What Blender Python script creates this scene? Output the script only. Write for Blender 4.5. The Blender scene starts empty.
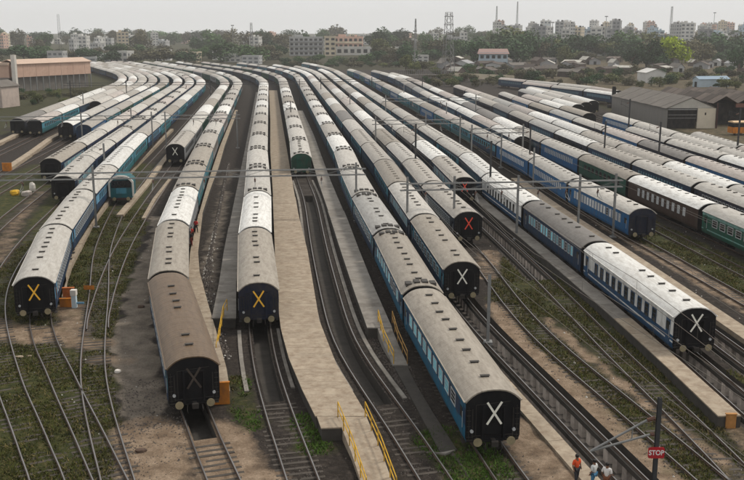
import bpy, math, random
import numpy as np
from mathutils import Vector, Matrix
from mathutils.geometry import delaunay_2d_cdt

random.seed(7)
S = bpy.context.scene
COL = S.collection
PI = math.pi

# ------------------------------------------------------------------ camera, sky, sun, exposure
CAM_H = 24.3
cam = bpy.data.cameras.new('camera')
camo = bpy.data.objects.new('camera', cam)
COL.objects.link(camo)
camo.location = (0, 0, CAM_H)
camo.rotation_euler = (PI / 2 - math.atan(212 / 929.0), 0, 0)
cam.sensor_width = 36
cam.lens = 36 * 929.0 / 744.0
cam.clip_start = 0.5
cam.clip_end = 9000
S.camera = camo

SUN_ELEV, SUN_AZ = math.radians(50), math.radians(62)     # azimuth measured clockwise from +Y: from the right, a little ahead of the camera
W = bpy.data.worlds.new('World')
S.world = W
W.use_nodes = True
wn, wl = W.node_tree.nodes, W.node_tree.links
wn.clear()
sky = wn.new('ShaderNodeTexSky')
sky.sky_type = 'NISHITA'
sky.sun_disc = False
sky.sun_elevation = SUN_ELEV
sky.sun_rotation = SUN_AZ
sky.air_density = 1.5
sky.dust_density = 6.0
hs = wn.new('ShaderNodeHueSaturation')
hs.inputs['Saturation'].default_value = 0.25
wl.new(sky.outputs['Color'], hs.inputs['Color'])
mx = wn.new('ShaderNodeMix')
mx.data_type = 'RGBA'
mx.inputs['Factor'].default_value = 0.85                    # overcast: mostly an even pale veil
wl.new(hs.outputs['Color'], mx.inputs[6])
mx.inputs[7].default_value = (9.7, 9.7, 9.6, 1)
bg = wn.new('ShaderNodeBackground')
bg.inputs['Strength'].default_value = 0.1
wl.new(mx.outputs[2], bg.inputs['Color'])
wo = wn.new('ShaderNodeOutputWorld')
wl.new(bg.outputs['Background'], wo.inputs['Surface'])

sl = bpy.data.lights.new('sun', 'SUN')
sl.energy = 2.5
sl.angle = math.radians(10)
sl.color = (1.0, 0.93, 0.82)
so = bpy.data.objects.new('sun', sl)
COL.objects.link(so)
sd = Vector((math.sin(SUN_AZ) * math.cos(SUN_ELEV), math.cos(SUN_AZ) * math.cos(SUN_ELEV), math.sin(SUN_ELEV)))
so.rotation_euler = sd.to_track_quat('Z', 'Y').to_euler()

vs = S.view_settings
vs.view_transform = 'Standard'
vs.look = 'None'
vs.exposure = -0.12
vs.gamma = 1.0
try:
    S.cycles.use_denoising = True
    S.cycles.max_bounces = 6
    S.cycles.diffuse_bounces = 3
    S.cycles.volume_bounces = 1
    S.cycles.transparent_max_bounces = 8
except Exception:
    pass

# ------------------------------------------------------------------ helpers
def lin(r, g, b):
    f = lambda c: ((c / 255.0) / 12.92 if c / 255.0 <= 0.04045 else ((c / 255.0 + 0.055) / 1.055) ** 2.4)
    return (f(r), f(g), f(b), 1)

def tag(o, label=None, cat=None, group=None, kind=None):
    if label: o['label'] = label
    if cat: o['category'] = cat
    if group: o['group'] = group
    if kind: o['kind'] = kind
    return o

def empty(name, loc, rz=0.0):
    o = bpy.data.objects.new(name, None)
    COL.objects.link(o)
    o.location = loc
    o.rotation_euler = (0, 0, rz)
    o.empty_display_size = 0.3
    return o

def link(name, me, parent=None, loc=(0, 0, 0), rot=(0, 0, 0), mats=None, scale=None):
    o = bpy.data.objects.new(name, me)
    COL.objects.link(o)
    if parent is not None: o.parent = parent
    o.location = loc
    o.rotation_euler = rot
    if scale is not None: o.scale = scale
    if mats:
        for i, m in enumerate(mats):
            o.material_slots[i].link = 'OBJECT'
            o.material_slots[i].material = m
    return o

class MB:
    """collects geometry for ONE mesh"""
    def __init__(s):
        s.v, s.f, s.m = [], [], []
    def add(s, verts, faces, m=0):
        b = len(s.v)
        s.v += [tuple(p) for p in verts]
        for f in faces:
            s.f.append(tuple(i + b for i in f))
            s.m.append(m)
        return s
    def box(s, x0, x1, y0, y1, z0, z1, m=0, mat=None):
        vs_ = [(x0, y0, z0), (x1, y0, z0), (x1, y1, z0), (x0, y1, z0), (x0, y0, z1), (x1, y0, z1), (x1, y1, z1), (x0, y1, z1)]
        if mat is not None: vs_ = [tuple(mat @ Vector(p)) for p in vs_]
        return s.add(vs_, [(3, 2, 1, 0), (4, 5, 6, 7), (0, 1, 5, 4), (1, 2, 6, 5), (2, 3, 7, 6), (3, 0, 4, 7)], m)
    def bar(s, a, b, w, h=None, m=0):
        a, b = Vector(a), Vector(b)
        h = h or w
        d = (b - a)
        if d.length < 1e-6: return s
        d.normalize()
        up = Vector((0, 0, 1)) if abs(d.z) < 0.95 else Vector((0, 1, 0))
        sx = d.cross(up).normalized() * (w / 2)
        sz = sx.normalized().cross(d).normalized() * (h / 2)
        vs_ = [a - sx - sz, a + sx - sz, a + sx + sz, a - sx + sz, b - sx - sz, b + sx - sz, b + sx + sz, b - sx + sz]
        return s.add(vs_, [(0, 1, 2, 3), (7, 6, 5, 4), (0, 4, 5, 1), (1, 5, 6, 2), (2, 6, 7, 3), (3, 7, 4, 0)], m)
    def tube(s, a, b, r0, r1=None, n=8, m=0, caps=True):
        a, b = Vector(a), Vector(b)
        r1 = r0 if r1 is None else r1
        d = (b - a).normalized()
        up = Vector((0, 0, 1)) if abs(d.z) < 0.95 else Vector((0, 1, 0))
        x = d.cross(up).normalized()
        y = x.cross(d).normalized()
        vs_ = []
        for c, r in ((a, r0), (b, r1)):
            for k in range(n):
                t = 2 * PI * k / n
                vs_.append(c + x * (r * math.cos(t)) + y * (r * math.sin(t)))
        fs = [(k, (k + 1) % n, n + (k + 1) % n, n + k) for k in range(n)]
        if caps:
            fs.append(tuple(range(n - 1, -1, -1)))
            fs.append(tuple(range(n, 2 * n)))
        return s.add(vs_, fs, m)
    def loft(s, rings, m=0, closed=True, caps=False):
        n = len(rings[0])
        vs_ = [p for r in rings for p in r]
        fs = []
        for i in range(len(rings) - 1):
            for k in range(n if closed else n - 1):
                k2 = (k + 1) % n
                fs.append((i * n + k, i * n + k2, (i + 1) * n + k2, (i + 1) * n + k))
        if caps:
            fs.append(tuple(range(n - 1, -1, -1)))
            fs.append(tuple((len(rings) - 1) * n + k for k in range(n)))
        return s.add(vs_, fs, m)
    def mesh(s, name, mats=()):
        me = bpy.data.meshes.new(name)
        me.from_pydata(s.v, [], s.f)
        for m in mats: me.materials.append(m)
        if len(set(s.m)) > 1 or (s.m and s.m[0]):
            me.polygons.foreach_set('material_index', s.m)
        me.update()
        return me
    def build(s, name, mats, parent=None, loc=(0, 0, 0), rot=(0, 0, 0)):
        if not isinstance(mats, (list, tuple)): mats = [mats]
        return link(name, s.mesh(name, mats), parent, loc, rot)

ONES = ['zeroth', 'first', 'second', 'third', 'fourth', 'fifth', 'sixth', 'seventh', 'eighth', 'ninth', 'tenth', 'eleventh', 'twelfth',
        'thirteenth', 'fourteenth', 'fifteenth', 'sixteenth', 'seventeenth', 'eighteenth', 'nineteenth']
TENS = {2: ('twentieth', 'twenty'), 3: ('thirtieth', 'thirty'), 4: ('fortieth', 'forty'), 5: ('fiftieth', 'fifty'), 6: ('sixtieth', 'sixty'),
        7: ('seventieth', 'seventy'), 8: ('eightieth', 'eighty'), 9: ('ninetieth', 'ninety')}
def ordinal(n):
    if n >= 100: return ('one hundredth' if n == 100 else 'one-hundred-and-' + ordinal(n - 100))
    if n < 20: return ONES[n]
    t, u = divmod(n, 10)
    return TENS[t][0] if u == 0 else TENS[t][1] + '-' + ONES[u]

# ------------------------------------------------------------------ materials
MATS = {}
def mat(name, col, rough=0.7, metal=0.0, var=0.25, scale=3.0, bump=0.0, bscale=20.0, dirt=None, dirt_amt=0.5, dirt_scale=0.8,
        objvar=0.0, stretch=None, spec=0.3):
    if name in MATS: return MATS[name]
    m = bpy.data.materials.new(name)
    m.use_nodes = True
    nt = m.node_tree
    n, l = nt.nodes, nt.links
    b = n['Principled BSDF']
    b.inputs['Roughness'].default_value = rough
    b.inputs['Metallic'].default_value = metal
    b.inputs['Specular IOR Level'].default_value = spec
    tc = n.new('ShaderNodeTexCoord')
    src = tc.outputs['Object']
    oi = n.new('ShaderNodeObjectInfo')
    va = n.new('ShaderNodeVectorMath'); va.operation = 'ADD'
    sc = n.new('ShaderNodeVectorMath'); sc.operation = 'SCALE'
    cmb = n.new('ShaderNodeCombineXYZ')
    for k in range(3): l.new(oi.outputs['Random'], cmb.inputs[k])
    l.new(cmb.outputs[0], sc.inputs[0]); sc.inputs['Scale'].default_value = 53.0
    if stretch:
        mp = n.new('ShaderNodeMapping'); mp.inputs['Scale'].default_value = stretch
        l.new(src, mp.inputs['Vector']); src = mp.outputs['Vector']
    l.new(src, va.inputs[0]); l.new(sc.outputs[0], va.inputs[1])
    vec = va.outputs[0]
    nz = n.new('ShaderNodeTexNoise'); nz.inputs['Scale'].default_value = scale; nz.inputs['Detail'].default_value = 6; nz.inputs['Roughness'].default_value = 0.65
    l.new(vec, nz.inputs['Vector'])
    mr = n.new('ShaderNodeMapRange'); mr.inputs[1].default_value = 0.25; mr.inputs[2].default_value = 0.75
    mr.inputs[3].default_value = 1 - var; mr.inputs[4].default_value = 1 + var
    l.new(nz.outputs['Fac'], mr.inputs[0])
    fac = mr.outputs[0]
    if objvar:
        mo = n.new('ShaderNodeMapRange'); mo.inputs[3].default_value = 1 - objvar; mo.inputs[4].default_value = 1 + objvar
        l.new(oi.outputs['Random'], mo.inputs[0])
        mm = n.new('ShaderNodeMath'); mm.operation = 'MULTIPLY'
        l.new(fac, mm.inputs[0]); l.new(mo.outputs[0], mm.inputs[1]); fac = mm.outputs[0]
    vm = n.new('ShaderNodeVectorMath'); vm.operation = 'SCALE'
    vm.inputs[0].default_value = col[:3]
    l.new(fac, vm.inputs['Scale'])
    out = vm.outputs[0]
    if dirt:
        n2 = n.new('ShaderNodeTexNoise'); n2.inputs['Scale'].default_value = dirt_scale; n2.inputs['Detail'].default_value = 8; n2.inputs['Roughness'].default_value = 0.7
        l.new(vec, n2.inputs['Vector'])
        r2 = n.new('ShaderNodeMapRange'); r2.inputs[1].default_value = 0.42; r2.inputs[2].default_value = 0.68; r2.inputs[3].default_value = 0; r2.inputs[4].default_value = dirt_amt
        l.new(n2.outputs['Fac'], r2.inputs[0])
        mi = n.new('ShaderNodeMix'); mi.data_type = 'RGBA'
        l.new(r2.outputs[0], mi.inputs['Factor']); l.new(out, mi.inputs[6]); mi.inputs[7].default_value = tuple(dirt[:3]) + (1,)
        out = mi.outputs[2]
    l.new(out, b.inputs['Base Color'])
    if bump:
        n3 = n.new('ShaderNodeTexNoise'); n3.inputs['Scale'].default_value = bscale; n3.inputs['Detail'].default_value = 4
        l.new(tc.outputs['Object'], n3.inputs['Vector'])
        bp = n.new('ShaderNodeBump'); bp.inputs['Strength'].default_value = bump; bp.inputs['Distance'].default_value = 0.05
        l.new(n3.outputs['Fac'], bp.inputs['Height']); l.new(bp.outputs['Normal'], b.inputs['Normal'])
    MATS[name] = m
    return m

GRIME = (0.055, 0.042, 0.032)
def roofmat(name, c):
    m = mat('roof_' + name, c, rough=0.5, var=0.14, scale=5.0, objvar=0.12, dirt=(c[0] * 0.5, c[1] * 0.46, c[2] * 0.42), dirt_amt=0.65, dirt_scale=1.9, stretch=(1.8, 0.35, 1), spec=0.4)
    # faint cross seams of the roof sheets, as relief and a little rust
    nt = m.node_tree; n, l = nt.nodes, nt.links
    tc = n.new('ShaderNodeTexCoord')
    w = n.new('ShaderNodeTexWave'); w.wave_type = 'BANDS'; w.bands_direction = 'Y'; w.inputs['Scale'].default_value = 0.35; w.inputs['Distortion'].default_value = 0.05
    l.new(tc.outputs['Object'], w.inputs['Vector'])
    r = n.new('ShaderNodeMapRange'); r.inputs[1].default_value = 0.93; r.inputs[2].default_value = 1.0
    l.new(w.outputs['Fac'], r.inputs[0])
    bp = n.new('ShaderNodeBump'); bp.inputs['Strength'].default_value = 0.5; bp.inputs['Distance'].default_value = 0.03
    l.new(r.outputs[0], bp.inputs['Height']); l.new(bp.outputs['Normal'], n['Principled BSDF'].inputs['Normal'])
    return m
ROOF = {
    'white': roofmat('white', (0.68, 0.67, 0.64)),
    'cream': roofmat('cream', (0.46, 0.435, 0.395)),
    'beige': roofmat('beige', (0.36, 0.33, 0.29)),
    'tan': roofmat('tan', (0.285, 0.25, 0.205)),
    'brown': roofmat('brown', (0.135, 0.088, 0.05)),
    'grey': roofmat('grey', (0.33, 0.32, 0.30)),
    'dark grey': roofmat('dark_grey', (0.17, 0.155, 0.14)),
    'pinkish': roofmat('pinkish', (0.42, 0.37, 0.335)),
}
def paint(name, c, rough=0.58):
    return mat('paint_' + name, c, rough=rough, var=0.16, scale=1.5, dirt=(0.07, 0.055, 0.045), dirt_amt=0.55, dirt_scale=1.2, stretch=(1, 1, 0.5), objvar=0.12, spec=0.14)
PT = {
    'dark blue': paint('dark_blue', (0.008, 0.032, 0.075)),
    'blue': paint('blue', (0.009, 0.06, 0.14)),
    'sea blue': paint('sea_blue', (0.010, 0.095, 0.17)),
    'bright blue': paint('bright_blue', (0.010, 0.105, 0.26)),
    'light blue': paint('light_blue', (0.12, 0.30, 0.46)),
    'cyan': paint('cyan', (0.06, 0.23, 0.31)),
    'teal': paint('teal', (0.012, 0.11, 0.13)),
    'green': paint('green', (0.012, 0.075, 0.05)),
    'light green': paint('light_green', (0.16, 0.30, 0.27)),
    'brown': paint('brown', (0.05, 0.028, 0.020)),
    'maroon': paint('maroon', (0.06, 0.022, 0.02)),
    'white': paint('white', (0.66, 0.66, 0.64)),
    'grey': paint('grey', (0.22, 0.23, 0.24)),
    'navy': paint('navy', (0.012, 0.017, 0.036)),
    'black': paint('black', (0.012, 0.012, 0.013)),
    'yellow': paint('yellow', (0.62, 0.36, 0.03)),
    'orange': paint('orange', (0.55, 0.19, 0.02)),
    'red': paint('red', (0.50, 0.035, 0.02)),
    'signal red': paint('signal_red', (0.45, 0.02, 0.03)),
    'violet': paint('violet', (0.02, 0.032, 0.09)),
}
BLACKEND = mat('coach_end_black', (0.007, 0.007, 0.009), rough=0.7, var=0.3, scale=2, dirt=(0.022, 0.02, 0.018), dirt_amt=0.5, spec=.12)
IRON = mat('bogie_iron', (0.03, 0.026, 0.023), rough=0.8, var=0.3)
STEEL = mat('rail_head_steel', (0.20, 0.19, 0.185), rough=0.38, metal=0.6, var=0.25, scale=0.6)
RUST = mat('rail_rust', (0.085, 0.055, 0.04), rough=0.85, var=0.3)
SLEEPER = mat('sleeper_concrete', (0.065, 0.055, 0.046), rough=0.9, var=0.35, scale=1.3)
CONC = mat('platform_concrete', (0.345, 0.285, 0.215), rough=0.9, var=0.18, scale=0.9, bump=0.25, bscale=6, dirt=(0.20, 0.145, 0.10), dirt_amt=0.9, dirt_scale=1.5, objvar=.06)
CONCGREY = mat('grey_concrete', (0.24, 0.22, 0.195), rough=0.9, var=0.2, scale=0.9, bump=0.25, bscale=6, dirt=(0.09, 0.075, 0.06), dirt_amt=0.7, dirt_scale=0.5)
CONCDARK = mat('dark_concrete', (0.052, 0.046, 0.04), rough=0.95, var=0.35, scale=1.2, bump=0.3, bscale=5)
PITFLOOR = mat('pit_floor_grime', (0.08, 0.07, 0.062), rough=0.8, var=0.4, scale=1.0)
PILLAR = mat('pit_pillar_concrete', (0.56, 0.50, 0.45), rough=0.9, var=0.3, scale=0.9, objvar=0.25, dirt=(0.08, 0.06, 0.05), dirt_amt=0.6)
GLASSD = mat('dark_window_glass', (0.012, 0.014, 0.017), rough=0.15, var=0.3, spec=0.5)
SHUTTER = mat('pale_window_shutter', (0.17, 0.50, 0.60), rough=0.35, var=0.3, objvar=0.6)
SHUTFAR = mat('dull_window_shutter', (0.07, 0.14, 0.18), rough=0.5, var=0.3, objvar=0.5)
SHUTW = mat('white_window_shutter', (0.55, 0.56, 0.56), rough=0.4, var=0.25, objvar=0.35)
ALU = mat('window_frame_alloy', (0.42, 0.43, 0.44), rough=0.5, var=0.15)
VENT = mat('roof_vent_dark', (0.05, 0.045, 0.04), rough=0.7, var=0.3)
GALV = mat('galvanised_steel', (0.22, 0.22, 0.215), rough=0.6, metal=0.2, var=0.2)
MASTD = mat('dark_mast_steel', (0.045, 0.045, 0.047), rough=0.7, var=0.25)
CERAM = mat('insulator_ceramic', (0.10, 0.045, 0.03), rough=0.3, var=0.1)
BUFF = mat('buffer_rim', (0.25, 0.21, 0.13), rough=0.5, var=0.3)
SALMON = mat('salmon_cladding', (0.52, 0.35, 0.27), rough=0.8, var=0.12, scale=0.5, dirt=(0.40, 0.25, 0.19), dirt_amt=0.5, dirt_scale=0.2)
SALMON2 = mat('salmon_roof_sheet', (0.50, 0.37, 0.29), rough=0.8, var=0.10, scale=0.5)
WALLW = mat('limewash_wall', (0.62, 0.58, 0.53), rough=0.9, var=0.12, scale=0.4)
ASB = mat('asbestos_roof', (0.145, 0.13, 0.115), rough=0.9, var=0.22, scale=0.5, dirt=(0.10, 0.09, 0.08), dirt_amt=0.6, dirt_scale=0.15)
ASBD = mat('old_dark_roof_sheet', (0.085, 0.068, 0.058), rough=0.9, var=0.3, scale=0.5, objvar=0.4)
ASBL = mat('pale_roof_sheet', (0.40, 0.38, 0.34), rough=0.85, var=0.2, scale=0.5, objvar=0.3)
BARK = mat('bark', (0.085, 0.06, 0.045), rough=0.9, var=0.3)
SKIN = mat('skin', (0.17, 0.085, 0.05), rough=0.6, var=0.1)
HAIR = mat('black_hair', (0.012, 0.01, 0.009), rough=0.6, var=0.2)

def leafmat(name, c, objvar=0.25):
    return mat('leaf_' + name, c, rough=0.75, var=0.55, scale=0.35, objvar=objvar, spec=0.15)
LEAF = {
    'dark green': leafmat('dark_green', (0.0364, 0.0715, 0.0286)),
    'mid green': leafmat('mid_green', (0.0585, 0.1040, 0.0364)),
    'olive': leafmat('olive', (0.0975, 0.1105, 0.0390)),
    'dull brown-green': leafmat('brown_green', (0.0975, 0.0910, 0.0520)),
    'bright yellow-green': leafmat('yellow_green', (0.27, 0.34, 0.02), 0.05),
}

# ground: ballast, dirt, grass mixed by a per-vertex cover map and noise
def ground_mat():
    m = bpy.data.materials.new('yard_ground')
    m.use_nodes = True
    n, l = m.node_tree.nodes, m.node_tree.links
    b = n['Principled BSDF']; b.inputs['Roughness'].default_value = 0.95; b.inputs['Specular IOR Level'].default_value = 0.15
    tc = n.new('ShaderNodeTexCoord'); P = tc.outputs['Object']
    at = n.new('ShaderNodeAttribute'); at.attribute_name = 'cover'
    sp = n.new('ShaderNodeSeparateColor'); l.new(at.outputs['Color'], sp.inputs[0])
    def noise(s, d=8, r=0.68):
        k = n.new('ShaderNodeTexNoise'); k.inputs['Scale'].default_value = s; k.inputs['Detail'].default_value = d; k.inputs['Roughness'].default_value = r
        l.new(P, k.inputs['Vector']); return k.outputs['Fac']
    def ramp(f, stops):
        r = n.new('ShaderNodeValToRGB'); l.new(f, r.inputs[0])
        e = r.color_ramp.elements
        e[0].position, e[0].color = stops[0][0], stops[0][1] + (1,)
        e[1].position, e[1].color = stops[-1][0], stops[-1][1] + (1,)
        for p, c in stops[1:-1]:
            k = e.new(p); k.color = c + (1,)
        return r.outputs['Color']
    def mask(ch, nf, w=0.16):
        # cover + (noise-.5) thresholded
        a = n.new('ShaderNodeMath'); a.operation = 'ADD'; l.new(ch, a.inputs[0]); l.new(nf, a.inputs[1])
        r = n.new('ShaderNodeMapRange'); r.inputs[1].default_value = 1.0 - w; r.inputs[2].default_value = 1.0 + w; l.new(a.outputs[0], r.inputs[0]); return r.outputs[0]
    def mix(f, a, b_):
        k = n.new('ShaderNodeMix'); k.data_type = 'RGBA'; l.new(f, k.inputs['Factor']); l.new(a, k.inputs[6]); l.new(b_, k.inputs[7]); return k.outputs[2]
    ballast = ramp(noise(2.2), [(0.3, (0.0145, 0.0116, 0.0097)), (0.5, (0.0300, 0.0242, 0.0203)), (0.72, (0.0605, 0.0484, 0.0411))])
    dirt = ramp(noise(0.9), [(0.3, (0.1121, 0.0760, 0.0507)), (0.5, (0.1950, 0.1414, 0.0975)), (0.7, (0.3022, 0.2291, 0.1658))])
    grass = ramp(noise(1.3), [(0.3, (0.0149, 0.0181, 0.0066)), (0.46, (0.0314, 0.0363, 0.0099)), (0.58, (0.0577, 0.0561, 0.0181)), (0.74, (0.1155, 0.0825, 0.0413))])
    apron = ramp(noise(0.7), [(0.3, (0.0887, 0.0731, 0.0584)), (0.5, (0.1514, 0.1273, 0.1024)), (0.7, (0.2245, 0.1879, 0.1514))])
    c = mix(mask(sp.outputs[2], noise(0.8)), ballast, apron)
    c = mix(mask(sp.outputs[1], noise(0.55)), c, dirt)
    c = mix(mask(sp.outputs[0], noise(0.42), 0.30), c, grass)
    fine = n.new('ShaderNodeMapRange'); fine.inputs[1].default_value = 0.3; fine.inputs[2].default_value = 0.7; fine.inputs[3].default_value = 0.55; fine.inputs[4].default_value = 1.5
    l.new(noise(9.0, 10, 0.8), fine.inputs[0])
    fm = n.new('ShaderNodeVectorMath'); fm.operation = 'SCALE'; l.new(c, fm.inputs[0]); l.new(fine.outputs[0], fm.inputs['Scale']); c = fm.outputs[0]
    l.new(c, b.inputs['Base Color'])
    bp = n.new('ShaderNodeBump'); bp.inputs['Strength'].default_value = 0.8; bp.inputs['Distance'].default_value = 0.12
    l.new(noise(5.0, 6), bp.inputs['Height']); l.new(bp.outputs['Normal'], b.inputs['Normal'])
    return m
GROUND = ground_mat()

# ------------------------------------------------------------------ tracks: world polylines of their centre lines
SLOPE = 0.108                                         # the yard's common heading
def straight(x200, y0, y1):
    ys = list(np.arange(y0, y1, 20.0)) + [y1]
    return [(x200 - SLOPE * (y - 200.0), y) for y in ys]

def catmull(pts, step=1.0):
    P = [Vector((p[0], p[1])) for p in pts]
    P = [P[0] * 2 - P[1]] + P + [P[-1] * 2 - P[-2]]
    out = []
    for i in range(1, len(P) - 2):
        p0, p1, p2, p3 = P[i - 1], P[i], P[i + 1], P[i + 2]
        k = max(1, int((p2 - p1).length / step))
        for j in range(k):
            t = j / k
            out.append(0.5 * ((2 * p1) + (p2 - p0) * t + (2 * p0 - 5 * p1 + 4 * p2 - p3) * t * t + (3 * p1 - p0 - 3 * p2 + p3) * t ** 3))
    out.append(P[-2])
    return out

class Track:
    def __init__(s, near, x200=None, y_arc=None, y_end=600.0, y_line=None, R=430.0):
        pts = list(near)
        if x200 is not None:
            yl = y_line or (pts[-1][1] + 25)
            top = min(y_end, y_arc) if y_arc else y_end
            pts += straight(x200, yl, top)
            if y_arc and y_end > y_arc:
                x, y = pts[-1]
                h = math.atan(SLOPE)
                d = 0.0
                while y < y_end:
                    h = min(h + 10.0 / R, math.radians(24))
                    x -= 10 * math.sin(h); y += 10 * math.cos(h)
                    pts.append((x, y))
        s.p = catmull(pts)
        q = list(s.p); n = len(q)
        for i in range(n):
            w = min(7, i, n - 1 - i)
            if w > 0: s.p[i] = sum((q[j] for j in range(i - w, i + w + 1)), Vector((0, 0))) / (2 * w + 1)
        s.s = [0.0]
        for a, b in zip(s.p, s.p[1:]): s.s.append(s.s[-1] + (b - a).length)
        s.sa = np.array(s.s); s.xa = np.array([q.x for q in s.p]); s.ya = np.array([q.y for q in s.p])
    def at(s, d):
        return Vector((float(np.interp(d, s.sa, s.xa)), float(np.interp(d, s.sa, s.ya))))
    def s_of_y(s, y):
        return float(np.interp(y, s.ya, s.sa))
    def x_of_y(s, y):
        return float(np.interp(y, s.ya, s.xa))
    def clip(s, y0, y1, step=2.0):
        ys = list(np.arange(y0, y1, step)) + [y1]
        return [Vector((s.x_of_y(y), y)) for y in ys]

TR = {
 'A': Track([(-71, 100), (-77, 170), (-80.5, 205)], -80.0, 345),
 'B': Track([(-64, 95), (-71, 160), (-76, 205)], -75.6, 345),
 'BC': Track([(-72.5, 205), (-74, 222)], -71.5, 345),
 'C': Track([(-60, 120), (-66.5, 195)], -67.2, 345),
 'D': Track([(-55, 120), (-61.5, 195)], -62.4, 345),
 'E': Track([(-43, 92), (-47, 115), (-51.2, 147)], -57.0, 345, y_line=175),
 'F': Track([(-15.6, 42), (-17.8, 46.7), (-19.8, 51), (-22.3, 55), (-28, 66.5), (-35, 83), (-40, 105), (-43.4, 129)], -52.3, 345, y_line=155),
 'G': Track([(-12.2, 42), (-14.5, 47.2), (-17.7, 53.4), (-20, 58), (-23.2, 64.5), (-25.6, 69.5), (-28.3, 75), (-33, 94), (-36.7, 114), (-41, 145)], -47.8, 345, y_line=175),
 'teal': Track([(-12.2, 42), (-13.9, 46.7), (-16, 52), (-18.5, 57.9), (-20.3, 63.5), (-22, 69.7), (-23.2, 74.5), (-26.4, 87), (-30.1, 100.8), (-35.2, 128.5), (-38.5, 155)], -43.2, 345, y_line=180),
 'H': Track([(-22.6, 73), (-23.8, 77.5), (-25.9, 88.5), (-28.0, 101), (-31, 125), (-35.0, 163)], -38.8, 350, y_line=185),
 'I': Track([(-6.3, 42), (-8.2, 46.7), (-9.9, 51.8), (-11.3, 55.5), (-16.7, 74), (-20.8, 94), (-23.8, 115), (-26.6, 137), (-29.4, 160)], -34.0, 355, y_line=190),
 'J': Track([(-2.6, 42), (-3.8, 46.7), (-5.7, 54.7), (-7.3, 61.5), (-9.1, 72), (-12, 93), (-14.4, 115), (-17, 137)], -24.1, 365, y_line=160),
 'K': Track([(4.5, 42), (3.5, 46.9), (0.7, 58), (-1.9, 68), (-3.4, 78.8), (-6, 102.3), (-8.9, 131.7), (-11.7, 153)], -16.5, 385, y_line=175),
 'L': Track([(9.5, 38), (7.0, 50), (4.2, 71), (2.0, 92), (-0.2, 110), (-2.9, 136)], -9.2, 405, y_line=160, R=520),
 'M': Track([(15.0, 43), (14.2, 46.7), (12.0, 58.3), (9.9, 69), (8.0, 80), (6.0, 101), (3.9, 123)], -3.8, 420, y_line=150, R=560),
 'N': Track([(19.4, 43), (18.6, 46.7), (17, 55), (15, 64), (13.8, 70), (12.6, 80), (12.0, 90), (10.9, 103), (8.3, 125)], 0.8, 430, y_line=150, R=600),
 'O': Track([(20.8, 43), (20.4, 46), (19.8, 56), (18.9, 63.5), (17.8, 78), (16.8, 90), (14.9, 109), (12.9, 128)], 6.0, 440, y_line=155, R=650),
 'P': Track([(25.2, 46), (24.0, 66), (22.0, 88), (19.8, 109), (17.5, 130)], 11.2, 450, y_end=600, y_line=155, R=700),
 'PP': Track([(29.5, 46), (27.2, 74), (25.2, 98), (22.7, 125)], 15.6, None, y_end=330, y_line=150),
 'Q': Track([(37, 55), (34, 80), (31.2, 105), (28.5, 127)], 21.3, 430, y_end=520, y_line=150, R=700),
 'R': Track([(38, 88), (35, 115), (31.6, 150), (28.9, 178), (26, 212), (24, 239), (21.5, 265), (18.5, 294), (15.2, 341), (11, 400), (4, 450), (-7, 500)]),
 'S': Track([(43.5, 75), (41.6, 97), (40.0, 110), (37.6, 130), (35.3, 154), (32.8, 178), (30.8, 203), (28.6, 236), (26.6, 265), (24.4, 294), (21.8, 326), (17.0, 385), (11, 430), (3, 475)]),
 'T': Track([(47.5, 90), (46.0, 112), (44.2, 129), (42.2, 150), (40.0, 176), (37.3, 212), (34.7, 255), (32.6, 281), (29.5, 315)]),
 'U': Track([(51, 90), (48.8, 118), (47.7, 132), (46, 156), (44.4, 179), (42.5, 206), (40.4, 233), (38, 265), (35.3, 300), (29.5, 362)]),
 'V': Track([(56, 95), (53.2, 137), (51.6, 160), (50.1, 187), (48.4, 212), (46.4, 245), (44, 280), (41.5, 330)]),
 'W': Track([(60.5, 120), (57.8, 160), (55.6, 185), (53.2, 227), (51.2, 255), (49, 285), (46.8, 315)]),
 'Z': Track([(64.5, 125), (61.9, 160), (60, 196), (57.4, 236), (55.6, 262), (53.5, 290), (51, 330)]),
 'X': Track([(67.5, 135), (65.6, 170), (64.8, 200), (64, 240), (62.6, 285), (59.5, 313), (55, 340)]),
 'Y': Track([(62.5, 225), (60.6, 250), (58.2, 290), (54.6, 335)]),
 'AB': Track([(81.5, 276), (79, 296), (74, 318), (66, 342), (56, 372)]),
 'AA': Track([(82, 312), (77.5, 338), (70, 357), (61, 378), (52, 402)]),
}

# ------------------------------------------------------------------ ground with excavated washing pits
WIDE = {'M': (43.5, 92, 1.65), 'O': (88.5, 136, 1.65), 'P': (46.5, 92, 1.65), 'PP': (46.5, 125, 1.65)}    # rails carried on pillars
NARROW = {'J': (58.0, 96, 0.60), 'K': (57.5, 136, 0.60), 'I': (52.2, 66, 0.70)}                            # pit between the rails
PIT_POLY, PIT_DEPTH = {}, {}
def offset_line(pts, d):
    out = []
    for i, p in enumerate(pts):
        a = pts[max(0, i - 1)]; b = pts[min(len(pts) - 1, i + 1)]
        t = (b - a).normalized()
        out.append(Vector((p.x + t.y * d, p.y - t.x * d)))
    return out
for k, (y0, y1, hw) in list(WIDE.items()) + list(NARROW.items()):
    c = TR[k].clip(y0, y1, 2.0)
    PIT_POLY[k] = (offset_line(c, -hw), offset_line(c, hw))
    PIT_DEPTH[k] = 1.15 if k in WIDE else 0.9

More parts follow.
